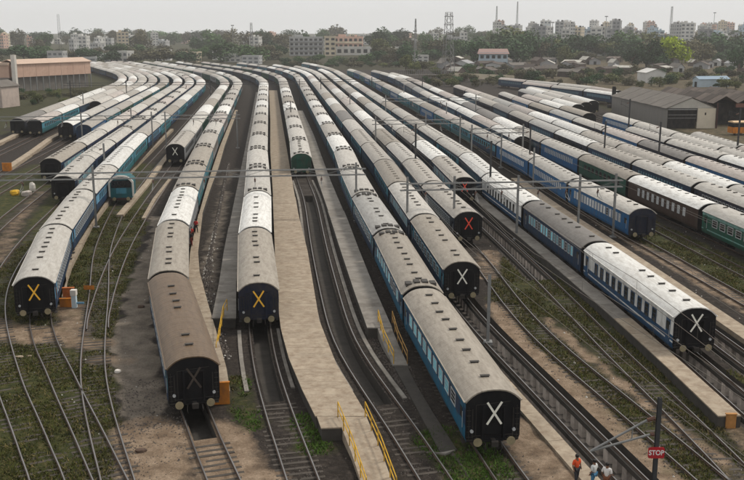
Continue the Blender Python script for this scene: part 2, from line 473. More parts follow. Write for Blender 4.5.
def seg_dist(px, py, line):
    """distance of arrays of points to a polyline"""
    best = np.full(px.shape, 1e9)
    for a, b in zip(line, line[1:]):
        ax, ay, bx, by = a[0], a[1], b[0], b[1]
        dx, dy = bx - ax, by - ay
        L2 = dx * dx + dy * dy + 1e-9
        t = np.clip(((px - ax) * dx + (py - ay) * dy) / L2, 0, 1)
        best = np.minimum(best, np.hypot(px - ax - t * dx, py - ay - t * dy))
    return best
def in_poly(px, py, poly):
    ins = np.zeros(px.shape, bool)
    n = len(poly)
    for i in range(n):
        x0, y0 = poly[i][0], poly[i][1]; x1, y1 = poly[(i + 1) % n][0], poly[(i + 1) % n][1]
        c = ((y0 > py) != (y1 > py)) & (px < (x1 - x0) * (py - y0) / (y1 - y0 + 1e-12) + x0)
        ins ^= c
    return ins
def ease(d, w0, w1):
    return np.clip((w1 - d) / (w1 - w0), 0, 1)

APRON = [(-30, 122), (-27.1, 110.9), (-22.8, 82), (-20.2, 68.2), (-17.2, 58.3), (-15, 53), (-12.8, 53), (-13.5, 58), (-18, 73), (-22.4, 94), (-25.6, 118)]
LEFTGRASS = [(-60, 36), (-9, 36), (-12.5, 46), (-17.3, 58.3), (-20.4, 68.2), (-23, 82), (-28, 112), (-31, 125), (-40, 170), (-62, 170)]
RIGHTFIELD = [(12, 36), (60, 36), (60, 60), (24, 64), (20.5, 82), (18.6, 95), (17.5, 104), (14.5, 100), (12.5, 92), (10.8, 82), (13, 62), (15, 48)]
EASTGRASS = [(33.5, 60), (31.5, 100), (28.5, 128), (30, 140), (33, 140), (36.5, 118), (39.5, 95), (44, 60)]
def cover(px, py):
    g = np.zeros(px.shape); t = np.zeros(px.shape); a = np.zeros(px.shape)
    g = np.maximum(g, 0.86 * in_poly(px, py, LEFTGRASS))
    g = np.maximum(g, 0.72 * in_poly(px, py, RIGHTFIELD))
    g = np.maximum(g, 0.82 * in_poly(px, py, EASTGRASS))
    xl = -80.0 - SLOPE * (py - 200) - 5
    g = np.maximum(g, 0.62 * ((px < xl) & (py > 120)))
    g = np.maximum(g, 0.45 * ((px > 70) | (py > 560)))
    t = np.maximum(t, 0.50 * ((px > 72) & (py > 90)))
    g = np.maximum(g, 0.78 * ease(seg_dist(px, py, [(-9.5, 62), (-8.7, 58), (-7.7, 54)]), 0.55, 1.2))
    g = np.maximum(g, 0.75 * ease(seg_dist(px, py, [(4.6, 52), (6, 48), (7, 44)]), 1.4, 3.0))
    g = np.maximum(g, 0.72 * ease(seg_dist(px, py, [(-4.0, 55), (-3.4, 51)]), 0.7, 1.8))
    def spot(line, w0, w1, v):
        nonlocal t, g
        e = ease(seg_dist(px, py, line), w0, w1)
        t = np.maximum(t, v * e); g = g * (1 - 0.75 * e)
    spot([(-34, 75), (-30, 72.5), (-27, 71.5)], 1.6, 3.4, 0.75)
    spot([(-27, 80), (-23.5, 70), (-21.5, 69.5)], 0.9, 2.4, 0.62)
    spot([(-20.4, 66), (-18.5, 66)], 0.6, 2.2, 0.55)
    spot([(-14.2, 53.5), (-12.4, 48), (-11.2, 43)], 1.5, 3.0, 0.85)
    spot([(-9.6, 53), (-8.6, 50), (-7.2, 46), (-6, 42)], 1.4, 2.8, 0.82)
    spot([(-5.6, 47), (-5.0, 44)], 0.8, 2.0, 0.75)
    spot([(9.0, 54), (10.2, 48), (11.4, 43)], 1.0, 2.4, 0.72)
    spot([(11.2, 80), (11.7, 70.5), (13.9, 60), (16.2, 48), (17, 43)], 0.55, 1.5, 0.92)
    spot([(15.0, 76), (16.6, 65), (18.6, 56), (20.5, 47)], 0.3, 1.1, 0.80)
    spot([(22.4, 60), (22.6, 50)], 0.3, 1.2, 0.66)
    spot([(33.5, 76), (30.8, 101), (29, 118)], 0.5, 1.6, 0.70)
    spot([(36, 66), (33.5, 88), (32.4, 100)], 0.3, 1.3, 0.60)
    spot([(-50, 140), (-46, 118), (-40, 96)], 0.8, 2.4, 0.5)
    spot([(13.0, 100), (11.4, 90)], 0.8, 2.2, 0.7)
    a = np.maximum(a, 0.92 * in_poly(px, py, APRON))
    a = np.maximum(a, 0.52 * ease(seg_dist(px, py, [(-12.6, 66), (-17.4, 97), (-20.4, 123), (-27, 181)]), 0.8, 1.8))
    g = np.where(in_poly(px, py, APRON), g * 0.35, g)
    return g, t, a

def build_ground():
    X0, X1, Y0, Y1 = -60.0, 64.0, 36.0, 140.0
    rng = np.random.default_rng(3)
    cons, edges, pts = [], [], []
    for k, (lft, rgt) in PIT_POLY.items():
        loop = lft + rgt[::-1]
        b = len(pts)
        pts += [(p.x, p.y) for p in loop]
        edges += [(b + i, b + (i + 1) % len(loop)) for i in range(len(loop))]
        cons.append([(p.x, p.y) for p in loop])
    ncon = len(pts)
    gx, gy = np.meshgrid(np.arange(X0, X1 + 0.1, 1.0), np.arange(Y0, Y1 + 0.1, 1.0))
    gx, gy = gx.ravel(), gy.ravel()
    inner = (gx > X0) & (gx < X1) & (gy > Y0) & (gy < Y1)
    gx = gx + inner * rng.uniform(-.3, .3, gx.shape); gy = gy + inner * rng.uniform(-.3, .3, gy.shape)
    keep = np.ones(gx.shape, bool)
    for c in cons: keep &= ~((seg_dist(gx, gy, c + [c[0]]) < 0.35) | in_poly(gx, gy, c))
    pts += list(zip(gx[keep].tolist(), gy[keep].tolist()))
    ov, oe, of, *_ = delaunay_2d_cdt([Vector(p) for p in pts], edges, [], 0, 1e-5, True)
    vx = np.array([v.x for v in ov]); vy = np.array([v.y for v in ov])
    cx = np.array([sum(vx[i] for i in f) / len(f) for f in of]); cy = np.array([sum(vy[i] for i in f) / len(f) for f in of])
    drop = np.zeros(cx.shape, bool)
    for c in cons: drop |= in_poly(cx, cy, c)
    z = rng.normal(0, 0.035, vx.shape)
    for t in TR.values():
        ln = [(p.x, p.y) for p in t.p[::4] if p.y < 150]
        if len(ln) > 1: z = np.where(seg_dist(vx, vy, ln) < 2.4, z * .55, z)
    for c in cons: z = np.where(seg_dist(vx, vy, c + [c[0]]) < 0.5, 0.0, z)
    edge = (vx < X0 + .01) | (vx > X1 - .01) | (vy < Y0 + .01) | (vy > Y1 - .01)
    z = np.where(edge, 0, z)
    V = list(zip(vx.tolist(), vy.tolist(), z.tolist()))
    F = [f if (vx[f[1]] - vx[f[0]]) * (vy[f[2]] - vy[f[0]]) - (vy[f[1]] - vy[f[0]]) * (vx[f[2]] - vx[f[0]]) > 0 else f[::-1] for f, d in zip(of, drop) if not d]
    # the wider yard, 4 m cells
    xs = np.arange(-260, 300.1, 4.0); ys = np.arange(12, 720.1, 4.0)
    idx = {}
    def vid(i, j):
        if (i, j) not in idx:
            idx[(i, j)] = len(V); V.append((float(xs[i]), float(ys[j]), 0.0))
        return idx[(i, j)]
    for i in range(len(xs) - 1):
        for j in range(len(ys) - 1):
            mxx, myy = xs[i] + 2, ys[j] + 2
            if X0 < mxx < X1 and Y0 < myy < Y1: continue
            F.append((vid(i, j), vid(i + 1, j), vid(i + 1, j + 1), vid(i, j + 1)))
    xa, xb, ya, yb = -260.0, float(xs[-1]), 12.0, float(ys[-1])
    BIG = 4200.0
    b = len(V)
    V += [(-BIG, -BIG, 0), (BIG, -BIG, 0), (BIG, BIG, 0), (-BIG, BIG, 0), (xa, ya, 0), (xb, ya, 0), (xb, yb, 0), (xa, yb, 0)]
    F += [(b, b + 1, b + 5, b + 4), (b + 1, b + 2, b + 6, b + 5), (b + 2, b + 3, b + 7, b + 6), (b + 3, b, b + 4, b + 7)]
    me = bpy.data.meshes.new('ground')
    me.from_pydata(V, [], F)
    va = np.array(V)
    g, t, a = cover(va[:, 0], va[:, 1])
    at = me.color_attributes.new('cover', 'FLOAT_COLOR', 'POINT')
    buf = np.ones((len(V), 4), np.float32); buf[:, 0] = g; buf[:, 1] = t; buf[:, 2] = a
    at.data.foreach_set('color', buf.ravel())
    me.materials.append(GROUND)
    o = link('ground', me)
    tag(o, kind='structure')
build_ground()

# pits
for k, (lft, rgt) in PIT_POLY.items():
    d = PIT_DEPTH[k]
    root = empty('inspection_pit', (0, 0, 0)); tag(root, kind='structure')
    m = MB(); n = len(lft)
    vl = [(p.x, p.y, -d) for p in lft] + [(p.x, p.y, -d) for p in rgt]
    m.add(vl, [(i, n + i, n + i + 1, i + 1) for i in range(n - 1)])
    m.build('pit_floor', CONCDARK if k in NARROW else PITFLOOR, root)
    m = MB()
    for side, flip in ((lft, 0), (rgt, 1)):
        v = [(p.x, p.y, -d) for p in side] + [(p.x, p.y, 0.0) for p in side]
        f = [(i, i + 1, n + i + 1, n + i) for i in range(n - 1)]
        m.add(v, [q[::-1] for q in f] if flip else f)
    for e in (0, n - 1):
        a, b = lft[e], rgt[e]
        m.add([(a.x, a.y, -d), (b.x, b.y, -d), (b.x, b.y, 0), (a.x, a.y, 0)], [(0, 1, 2, 3)])
    m.build('pit_wall', CONCDARK, root)

# ------------------------------------------------------------------ permanent way
def rail_mesh(line, z0=0.06):
    """a rail swept along a list of 2-D points: brown web and foot, bright head"""
    prof = [(-0.07, z0), (-0.07, z0 + 0.02), (-0.02, z0 + 0.04), (-0.02, z0 + 0.10), (-0.037, z0 + 0.115), (-0.037, z0 + 0.15),
            (0.037, z0 + 0.15), (0.037, z0 + 0.115), (0.02, z0 + 0.10), (0.02, z0 + 0.04), (0.07, z0 + 0.02), (0.07, z0)]
    m = MB()
    n = len(prof)
    vs_ = []
    for i, p in enumerate(line):
        a = line[max(0, i - 1)]; b = line[min(len(line) - 1, i + 1)]
        t = (b - a).normalized(); nx, ny = t.y, -t.x
        for (u, z) in prof: vs_.append((p.x + nx * u, p.y + ny * u, z))
    b0 = len(m.v); m.v += vs_
    for i in range(len(line) - 1):
        for k in range(n - 1):
            m.f.append((i * n + k, (i + 1) * n + k, (i + 1) * n + k + 1, i * n + k + 1))
            m.m.append(1 if k == 5 else 0)
    return m

def near_pts(tr, step_near=2.0):
    out, last = [], -1e9
    for q, s in zip(tr.p, tr.s):
        st = step_near if q.y < 160 else 8.0
        if s - last >= st: out.append(q); last = s
    return out

TRACKLABEL = {}
for k, t in TR.items():
    root = empty('railway_track', (t.p[0].x, t.p[0].y, 0)); tag(root, kind='structure')
    base = t.p[0]
    ctr = near_pts(t)
    for sgn in (-1, 1):
        ln = [p - base for p in offset_line(ctr, sgn * 0.86)]
        rail_mesh(ln).build('rail', [RUST, STEEL], root)
    # sleepers
    m = MB(); s = 0.0
    while s < t.s[-1]:
        p = t.at(s)
        if p.y > 190: break
        q = t.at(s + 0.5); h = math.atan2(q.x - p.x, q.y - p.y)
        skip = any(kk == k and y0 - .3 < p.y < y1 + .3 for kk, (y0, y1, w) in list(WIDE.items()) + list(NARROW.items()))
        if not skip:
            M4 = Matrix.Translation((p.x - base.x, p.y - base.y, 0)) @ Matrix.Rotation(-h + random.uniform(-.02, .02), 4, 'Z')
            dz = random.uniform(-0.07, -0.03)
            m.box(-1.32, 1.32, -0.12, 0.12, -0.05, 0.058 + dz, 0, M4)
        s += 0.66
    if m.f: tag(m.build('sleeper', SLEEPER, root), kind='stuff')
    if k in WIDE:
        y0, y1, hw = WIDE[k]
        c = t.clip(y0, y1, 2.0)
        for sgn in (-1, 1):
            ln = offset_line(c, sgn * 0.86)
            rings = []
            for i, p in enumerate(ln):
                a = ln[max(0, i - 1)]; b = ln[min(len(ln) - 1, i + 1)]; tt = (b - a).normalized(); nx, ny = tt.y, -tt.x
                rings.append([(p.x - base.x + nx * u, p.y - base.y + ny * u, z) for u, z in ((-.2, -.27), (.2, -.27), (.2, .055), (-.2, .055))])
            MB().loft(rings, caps=True).build('rail_beam', CONCDARK, root)
        pm = MB().box(-0.17, 0.17, -0.29, 0.29, -1.15, -0.272).mesh('pillar', [PILLAR])
        s0, s1 = t.s_of_y(y0) + 0.5, t.s_of_y(y1) - 0.5
        q = s0
        while q < s1:
            p = t.at(q); p2 = t.at(q + .4); h = math.atan2(p2.x - p.x, p2.y - p.y)
            for sgn in (-1, 1):
                link('pillar', pm, root, (p.x - base.x + sgn * 0.86 * math.cos(h), p.y - base.y - sgn * 0.86 * math.sin(h), 0), (0, 0, -h))
            q += 1.25

# ------------------------------------------------------------------ platforms and kerbs
def slab(name, left, right, z0, z1, m, root=None, label=None):
    """a raised strip between two polylines of equal length"""
    L = [Vector((p[0], p[1], 0)) for p in left]; Rr = [Vector((p[0], p[1], 0)) for p in right]
    mb = MB(); n = len(L)
    za = z1 if isinstance(z1, (list, tuple)) else [z1] * n
    rings = [[(a.x, a.y, z0), (b.x, b.y, z0), (b.x, b.y, z), (a.x, a.y, z)] for a, b, z in zip(L, Rr, za)]
    mb.loft(rings, caps=True)
    return mb.build(name, m, root)

def resample(line, ys):
    xa = [p[0] for p in line]; ya = [p[1] for p in line]
    return [(float(np.interp(y, ya, xa)), float(y)) for y in ys]

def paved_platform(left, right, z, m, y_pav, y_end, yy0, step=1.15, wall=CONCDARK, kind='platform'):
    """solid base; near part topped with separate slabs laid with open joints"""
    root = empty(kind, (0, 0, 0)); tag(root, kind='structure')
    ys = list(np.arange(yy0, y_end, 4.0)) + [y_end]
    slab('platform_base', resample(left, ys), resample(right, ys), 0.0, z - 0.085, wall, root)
    y = yy0
    while y < y_pav - 0.1:
        y2 = min(y + step, y_pav)
        l2 = resample(left, [y + .005, y2 - .005]); r2 = resample(right, [y + .005, y2 - .005])
        dz = random.uniform(-0.02, 0.012)
        ex = 0.06
        slab('paving_slab', [(p[0] - ex, p[1]) for p in l2], [(p[0] + ex, p[1]) for p in r2], z - 0.0849, z + dz * .35, m, root)
        y = y2
    ys = list(np.arange(y_pav + .02, y_end, 8.0)) + [y_end]
    slab('platform_top', resample(left, ys), resample(right, ys), z - 0.0849, z, m, root)
    return root

P2L = [(-3.0, 51.9), (-4.6, 58), (-6, 64), (-7.2, 70.6), (-9, 84), (-10.4, 97.3), (-13.7, 127), (-19.9, 181), (-26.4, 242), (-39.7, 362)]
P2R = [(0.1, 51.9), (-0.55, 54.5), (-2.6, 62.7), (-4.4, 73), (-7.0, 97.3), (-9.6, 118), (-16.6, 181), (-23.4, 242), (-36.6, 362)]
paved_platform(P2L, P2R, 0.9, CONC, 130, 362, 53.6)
# the near end of this platform: a short lower lip, then a ramp going down between yellow rails
rp = empty('platform_ramp', (0, 0, 0)); tag(rp, kind='structure')
slab('ramp_slab', [(-0.35, 45.0), (-1.2, 49.5), (-2.15, 53.55)], [(1.35, 45.0), (0.55, 49.5), (-0.35, 53.55)], 0.0, [0.10, 0.48, 0.88], CONC, rp)
slab('platform_lip', [(-3.0, 51.9), (-3.35, 53.55)], [(-1.82, 52.0), (-2.2, 53.55)], 0.0, 0.80, CONCDARK, rp)
slab('lip_slab', [(-3.06, 51.86), (-3.41, 53.58)], [(-1.80, 51.96), (-2.19, 53.58)], 0.8005, 0.885, CONC, rp)
P3L = [(-0.3, 70.8), (-1.5, 81), (-3.3, 97.3), (-5.2, 115), (-8.5, 144.5), (-15.2, 210), (-22.2, 272)]
P3R = [(1.6, 70.6), (0.1, 83.3), (-1.4, 97.3), (-3.2, 115), (-6.5, 144.5), (-13.2, 210), (-20.2, 272)]
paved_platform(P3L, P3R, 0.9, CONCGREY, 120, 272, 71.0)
r3 = empty('platform_ramp', (0, 0, 0)); tag(r3, kind='structure')
slab('ramp_slab', [(1.55, 64.6), (0.9, 68), (0.45, 70.95)], [(2.65, 64.6), (2.05, 68), (1.58, 70.95)], 0.0, [0.12, 0.5, 0.88], CONCGREY, r3)
slab('kerb_strip', [(4.0, 50.2), (3.1, 55.5), (2.2, 61), (1.6, 64.4)], [(5.0, 50.6), (3.9, 56), (3.0, 61.2), (2.6, 64.4)], -0.02, [0.10, 0.14, 0.12, 0.1], CONCDARK, r3)
slab('kerb_strip', [(4.3, 50.0), (3.2, 50.3)][::-1], [(4.9, 50.55), (4.0, 50.15)][::-1], -0.02, 0.12, CONCGREY, r3)
P1L = [(-13.2, 73.5), (-14.3, 84), (-15.9, 97.3), (-18.7, 123), (-24.9, 181), (-43.5, 352)]
P1R = [(-11.3, 73.5), (-12.8, 84), (-14.3, 97.3), (-17.2, 123.3), (-23.2, 181), (-41.6, 352)]
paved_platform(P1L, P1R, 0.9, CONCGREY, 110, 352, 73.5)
WIR = [(-9.45, 57.8), (-10.4, 62.3), (-12.7, 71.4), (-14.5, 78.4), (-17.1, 88.8), (-18.8, 97.3), (-22.0, 118), (-24.3, 137.9), (-26.6, 160), (-30.2, 190), (-39.5, 275)]
IL = [(TR['I'].x_of_y(y) + 1.78, y) for y in (57.8, 62.3, 71.4, 78.4, 88.8, 97.3, 118, 137.9, 160, 190, 275)]
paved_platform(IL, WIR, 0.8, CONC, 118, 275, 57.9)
# thin coping along the washing pit under the red-jacketed worker
c = TR['M'].clip(44, 104, 4.0)
pc = empty('pit_side_path', (0, 0, 0)); tag(pc, kind='structure')
lf, rt = offset_line(c, -2.75), offset_line(c, -1.72)
y = 0
for i in range(len(c) - 1):
    a0, a1, b0, b1 = lf[i], lf[i + 1], rt[i], rt[i + 1]
    slab('coping_slab', [a0 + (a1 - a0) * .004, a1 - (a1 - a0) * .004], [b0 + (b1 - b0) * .004, b1 - (b1 - b0) * .004], -0.05, 0.22 + random.uniform(-.015, .015), CONC, pc)
# grey walkway beside the white-roofed train, ends in a painted stop
c = TR['P'].clip(54, 150, 4.0)
pp = empty('platform', (0, 0, 0)); tag(pp, kind='structure')
lf, rt = offset_line(c, -3.25), offset_line(c, -1.80)
slab('platform_base', lf, rt, 0.0, 0.72, CONCDARK, pp)
for i in range(len(c) - 1):
    a0, a1, b0, b1 = lf[i], lf[i + 1], rt[i], rt[i + 1]
    slab('paving_slab', [a0 + (a1 - a0) * .004, a1 - (a1 - a0) * .004], [b0 + (b1 - b0) * .004, b1 - (b1 - b0) * .004], 0.721, 0.80 + random.uniform(-.012, .012), CONC if i < 5 else CONCGREY, pp)
# walkway between the empty pit line and the bright blue train
c = TR['PP'].clip(50, 150, 5.0)
pw = empty('platform', (0, 0, 0)); tag(pw, kind='structure')
slab('platform_base', offset_line(c, 1.72), offset_line(c, 3.3), 0.0, 0.42, CONC, pw)
# strip beside the crossed train on the left
WGR = [(-27.6, 80.5), (-28.6, 84), (-31.7, 92.8), (-35.0, 113), (-39.2, 140), (-41.4, 160), (-45.5, 200), (-48, 225)]
GL = [(TR['G'].x_of_y(y) + 1.75, y) for _, y in WGR]
pg = empty('platform', (0, 0, 0)); tag(pg, kind='structure')
slab('platform_base', GL, WGR, 0.0, 0.55, CONC, pg)
for k, o0, o1, y0, y1, mm in (('J', -1.85, -1.55, 60, 73, CONCGREY), ('K', -1.75, -1.45, 60, 150, CONCGREY), ('K', 1.45, 1.75, 58, 150, CONCGREY), ('J', 1.35, 1.6, 60, 73, CONCGREY)):
    c = TR[k].clip(y0, y1, 3.0); kr = empty('track_kerb', (0, 0, 0)); tag(kr, kind='structure')
    slab('kerb', offset_line(c, o0), offset_line(c, o1), -.05, .10, mm, kr)
def narrow_walk(pts, w, z):
    c = [Vector(p) for p in pts]
    r = empty('platform', (0, 0, 0)); tag(r, kind='structure')
    slab('platform_base', offset_line(c, -w / 2), offset_line(c, w / 2), 0.0, z, CONC, r)
narrow_walk([(-63.6, 161), (-67.0, 182), (-71.3, 206), (-74, 235), (-80, 300)], 1.3, 0.6)
narrow_walk([(-75, 160), (-79.6, 199), (-83.5, 225), (-87, 260)], 1.3, 0.6)
narrow_walk([(-57.2, 165), (-59.8, 188), (-64.5, 240), (-70, 290)], 1.2, 0.6)
narrow_walk([(-33.2, 120), (-35.6, 145), (-37.4, 160), (-40.8, 190), (-47.5, 250)], 0.9, 0.35)
narrow_walk([(-29.6, 118), (-31.4, 132), (-33.0, 150)], 0.5, 0.3)

# ------------------------------------------------------------------ coaches
CL, PITCH, HW = 21.3, 22.25, 1.62
def roof_profile(n=14, hw=1.665, ez=3.42, rz=4.13, inset=0.0):
    out = []
    for i in range(n + 1):
        u = -1 + 2.0 * i / n
        u = math.sin(u * PI / 2) * 0.985 if abs(u) < 1 else u
        z = ez + (rz - ez) * (1 - abs(u) ** 2.7)
        out.append((u * (hw - inset), z - inset * 0.3))
    return out
def body_mesh():
    m = MB(); y0, y1 = -CL / 2, CL / 2
    sec = [(1.53, 0.92), (HW, 1.22), (HW, 1.38), (HW, 1.50), (HW, 1.94), (HW, 2.98), (1.61, 3.44)]
    sl_ = [0, 0, 4, 0, 1, 3]
    for sgn in (-1, 1):
        for (a, b), ms in zip(zip(sec, sec[1:]), sl_):
            v = [(sgn * a[0], y0, a[1]), (sgn * a[0], y1, a[1]), (sgn * b[0], y1, b[1]), (sgn * b[0], y0, b[1])]
            m.add(v, [(0, 1, 2, 3)] if sgn > 0 else [(3, 2, 1, 0)], ms)
    m.add([(-1.53, y0, .92), (1.53, y0, .92), (1.53, y1, .92), (-1.53, y1, .92)], [(3, 2, 1, 0)], 2)
    pr = roof_profile(14, 1.60, 3.44, 4.09)
    for yy, fl in ((y0, 0), (y1, 1)):
        ring = [(x, yy, z) for x, z in sec[:-1]] + [(x, yy, z) for x, z in pr[::-1]] + [(-x, yy, z) for x, z in sec[:-1][::-1]]
        m.add(ring, [tuple(range(len(ring)))[::-1] if fl else tuple(range(len(ring)))], 2)
    return m
def roof_mesh():
    m = MB()
    outer = roof_profile(); inner = roof_profile(14, 1.665, 3.36, 4.07, 0.05)
    prof = outer + inner[::-1]
    ys = [-CL / 2 - 0.07] + [(-CL / 2) + CL * i / 6 for i in range(1, 6)] + [CL / 2 + 0.07]
    rings = [[(x, y, z) for x, z in prof] for y in ys]
    m.loft(rings, closed=True)
    seam = roof_profile(14, 1.675, 3.425, 4.15)
    for i in range(1, 15):
        yc = -CL / 2 + CL * i / 15
        base = len(m.v); k_ = len(seam)
        for yy, dz in ((yc - .05, -.03), (yc - .02, -.0135), (yc + .02, -.0135), (yc + .05, -.03)):
            m.v += [(x, yy, z + dz) for x, z in seam]
        for r_ in range(3):
            for j in range(k_ - 1):
                m.f.append((base + r_ * k_ + j, base + r_ * k_ + j + 1, base + (r_ + 1) * k_ + j + 1, base + (r_ + 1) * k_ + j)); m.m.append(0)
    for sx in (-1, 1): m.box(sx * 1.70 - .035, sx * 1.70 + .035, -CL / 2, CL / 2, 3.37, 3.42)
    n = len(prof); h = len(outer)
    for e, y in ((0, ys[0]), (len(ys) - 1, ys[-1])):
        b = e * n
        for i in range(h - 1):
            q = (b + i, b + i + 1, b + n - 2 - i, b + n - 1 - i)
            m.f.append(q if e else q[::-1]); m.m.append(0)
    return m
def window_mesh(w, h):
    m = MB()
    f = 0.07
    m.box(0, .035, -w / 2 - f, w / 2 + f, -h / 2 - f, -h / 2, 0).box(0, .035, -w / 2 - f, w / 2 + f, h / 2, h / 2 + f, 0)
    m.box(0, .035, -w / 2 - f, -w / 2, -h / 2, h / 2, 0).box(0, .035, w / 2, w / 2 + f, -h / 2, h / 2, 0)
    for kk in (1, 2): m.box(.013, .024, -w / 2, w / 2, -h / 2 + h * kk / 3 - .012, -h / 2 + h * kk / 3 + .012, 0)
    m.add([(0.012, -w / 2, -h / 2), (.012, w / 2, -h / 2), (.012, w / 2, h / 2), (.012, -w / 2, h / 2)], [(0, 1, 2, 3)], 1)
    return m
def bogie_mesh(with_wheels):
    m = MB()
    for sx in (-1, 1):
        m.box(sx * 1.05 - .09, sx * 1.05 + .09, -1.75, 1.75, 0.52, 0.78)
        m.box(sx * 1.05 - .13, sx * 1.05 + .13, -0.5, 0.5, 0.40, 0.60)
    m.box(-1.0, 1.0, -0.2, 0.2, 0.6, 0.9)
    if with_wheels:
        for y in (-1.45, 1.45):
            for sx in (-1, 1):
                m.tube((sx * .86 - .06, y, .64), (sx * .86 + .06, y, .64), .44, n=10)
    return m
def cross_mesh(w, h):
    m = MB()
    m.bar((-w / 2, 0, -h / 2), (w / 2, 0, h / 2), 0.02, 0.125)
    m.bar((w / 2, -.011, -h / 2), (-w / 2, -.011, h / 2), 0.02, 0.125)
    return m

ME = {}
ME['body'] = body_mesh().mesh('body', [PT['blue']] * 2 + [BLACKEND, PT['blue'], PT['blue']])
ME['roof'] = roof_mesh().mesh('roof', [ROOF['cream']])
for p in ME['roof'].polygons: p.use_smooth = True
try: ME['roof'].set_sharp_from_angle(angle=math.radians(40))
except Exception: pass
WW = {'wide': (1.12, 0.74, 1.86, 9, 2.45), 'narrow': (0.56, 0.86, 0.98, 17, 2.46), 'tall': (0.74, 1.05, 1.55, 10, 2.40)}
for k, (w, h, sp_, n_, z_) in WW.items():
    ME['window_' + k] = window_mesh(w, h).mesh('window', [ALU, GLASSD])
    m = MB()
    for i in range(n_):
        yc = (i - (n_ - 1) / 2) * sp_
        for sx in (-1, 1):
            x = sx * (HW + 0.012)
            q = [(x, yc - w / 2, z_ - h / 2), (x, yc + w / 2, z_ - h / 2), (x, yc + w / 2, z_ + h / 2), (x, yc - w / 2, z_ + h / 2)]
            m.add(q, [(0, 1, 2, 3) if sx > 0 else (3, 2, 1, 0)])
    ME['windows_' + k] = m.mesh('window', [GLASSD])
ME['vent'] = MB().box(-0.24, 0.24, -0.09, 0.09, -0.03, 0.075).box(-0.29, 0.29, -0.12, 0.12, 0.076, 0.10).mesh('roof_vent', [VENT])
m = MB()
for i in range(9):
    for q in (0,):
        yc = -8.4 + i * 2.1
        m.box(-0.30, 0.18, yc - .10, yc + .10, 4.05, 4.19)
ME['vents'] = m.mesh('roof_vent', [VENT])
m = MB()
for sy in (-1, 1):
    for x, dz in ((-1.0, -0.14), (-0.33, 0.0), (0.33, 0.0), (1.0, -0.14)):
        m.box(x - .24, x + .24, sy * 9.55 - .42, sy * 9.55 + .42, 3.85 + dz, 4.24 + dz)
ME['units'] = m.mesh('roof_cooling_unit', [VENT])
ME['unit'] = MB().box(-.24, .24, -.42, .42, -.2, .19).mesh('roof_cooling_unit', [VENT])
ME['bogie'] = bogie_mesh(False).mesh('bogie', [IRON])
ME['bogie_far'] = bogie_mesh(True).mesh('bogie', [IRON])
ME['wheel'] = MB().tube((-.06, 0, 0), (.06, 0, 0), .44, n=16).tube((-.09, 0, 0), (-.06, 0, 0), .475, n=16).mesh('wheel', [IRON])
ME['gangway'] = MB().box(-0.62, 0.62, CL / 2 + .004, CL / 2 + 0.93, 1.05, 3.25).mesh('gangway', [BLACKEND])
m = MB()
for kk in range(4):
    w_ = .70 - .02 * (kk % 2); d_ = .075 * kk
    m.box(-w_, -w_ + .12, -d_ - .06, -d_, 1.08, 3.22).box(w_ - .12, w_, -d_ - .06, -d_, 1.08, 3.22).box(-w_ + .12, w_ - .12, -d_ - .06, -d_, 3.10, 3.22).box(-w_ + .12, w_ - .12, -d_ - .06, -d_, 1.02, 1.12)
m.box(-.55, .55, -.055, -.002, 1.13, 3.09).box(-.26, .26, -.075, -.056, 2.15, 2.85)
ME['vestibule'] = m.mesh('vestibule', [BLACKEND])
ME['buffer'] = MB().tube((0, 0, 0), (0, -0.45, 0), .11, n=10).tube((0, -.45, 0), (0, -.50, 0), .26, n=14, m=1).mesh('buffer', [IRON, BUFF])
ME['coupler'] = MB().box(-.12, .12, -.55, 0, -.12, .12).box(-.2, .2, -.7, -.5, -.16, .16).mesh('coupler', [IRON])
ME['door'] = MB().box(0, .02, -.40, .40, 0, 1.95, 0).box(.021, .04, -.30, .30, 1.05, 1.72, 1).box(.021, .05, .31, .35, .5, 1.5, 2).mesh('door', [PT['blue'], GLASSD, ALU])
ME['battery_box'] = MB().box(-1.35, 1.35, -1.4, 1.4, .42, .90).box(-1.36, -1.30, -1.2, 1.2, .5, .84).mesh('battery_box', [IRON])
ME['step'] = MB().box(-.12, .12, -.35, .35, 0, .04).box(-.12, .12, -.35, .35, -.3, -.26).box(-.1, -.08, -.33, -.30, -.3, .35).box(-.1, -.08, .30, .33, -.3, .35).mesh('door_step', [IRON])
ME['lamp'] = MB().tube((0, 0, 0), (0, -.12, 0), .10, n=10).mesh('tail_lamp', [ALU])
ME['cross'] = cross_mesh(0.85, 1.35).mesh('cross_mark', [PT['yellow']])
m = MB()
for sx in (-1, 1):
    pv_ = [(sx * .42, -.05, 1.0), (sx * .46, -.28, .92), (sx * .5, -.42, .66), (sx * .46, -.34, .48)]
    for a_, b_ in zip(pv_, pv_[1:]): m.tube(a_, b_, .035, n=6)
    m.bar((sx * 1.42, -.04, 1.1), (sx * 1.42, -.04, 3.1), .03)
    for kk in range(6): m.bar((sx * 1.3, -.04, 1.25 + .33 * kk), (sx * 1.54, -.04, 1.25 + .33 * kk), .03)
m.bar((-1.55, -.02, 1.05), (1.55, -.02, 1.05), .08).bar((-.5, -.05, 1.0), (.5, -.05, 1.0), .06)
ME['hoses'] = m.mesh('end_gear', [IRON])
ME['jumper'] = MB().bar((-1.2, -.03, 2.95), (-1.2, -.03, 1.2), .05).bar((1.2, -.03, 2.95), (1.2, -.03, 1.2), .05).bar((-1.2, -.03, 1.3), (1.2, -.03, 1.3), .05).bar((-1.0, -.03, 3.2), (-1.0, -.03, 1.32), .035).bar((-1.0, -.03, 3.2), (1.0, -.03, 3.35), .03).mesh('end_pipes', [IRON])

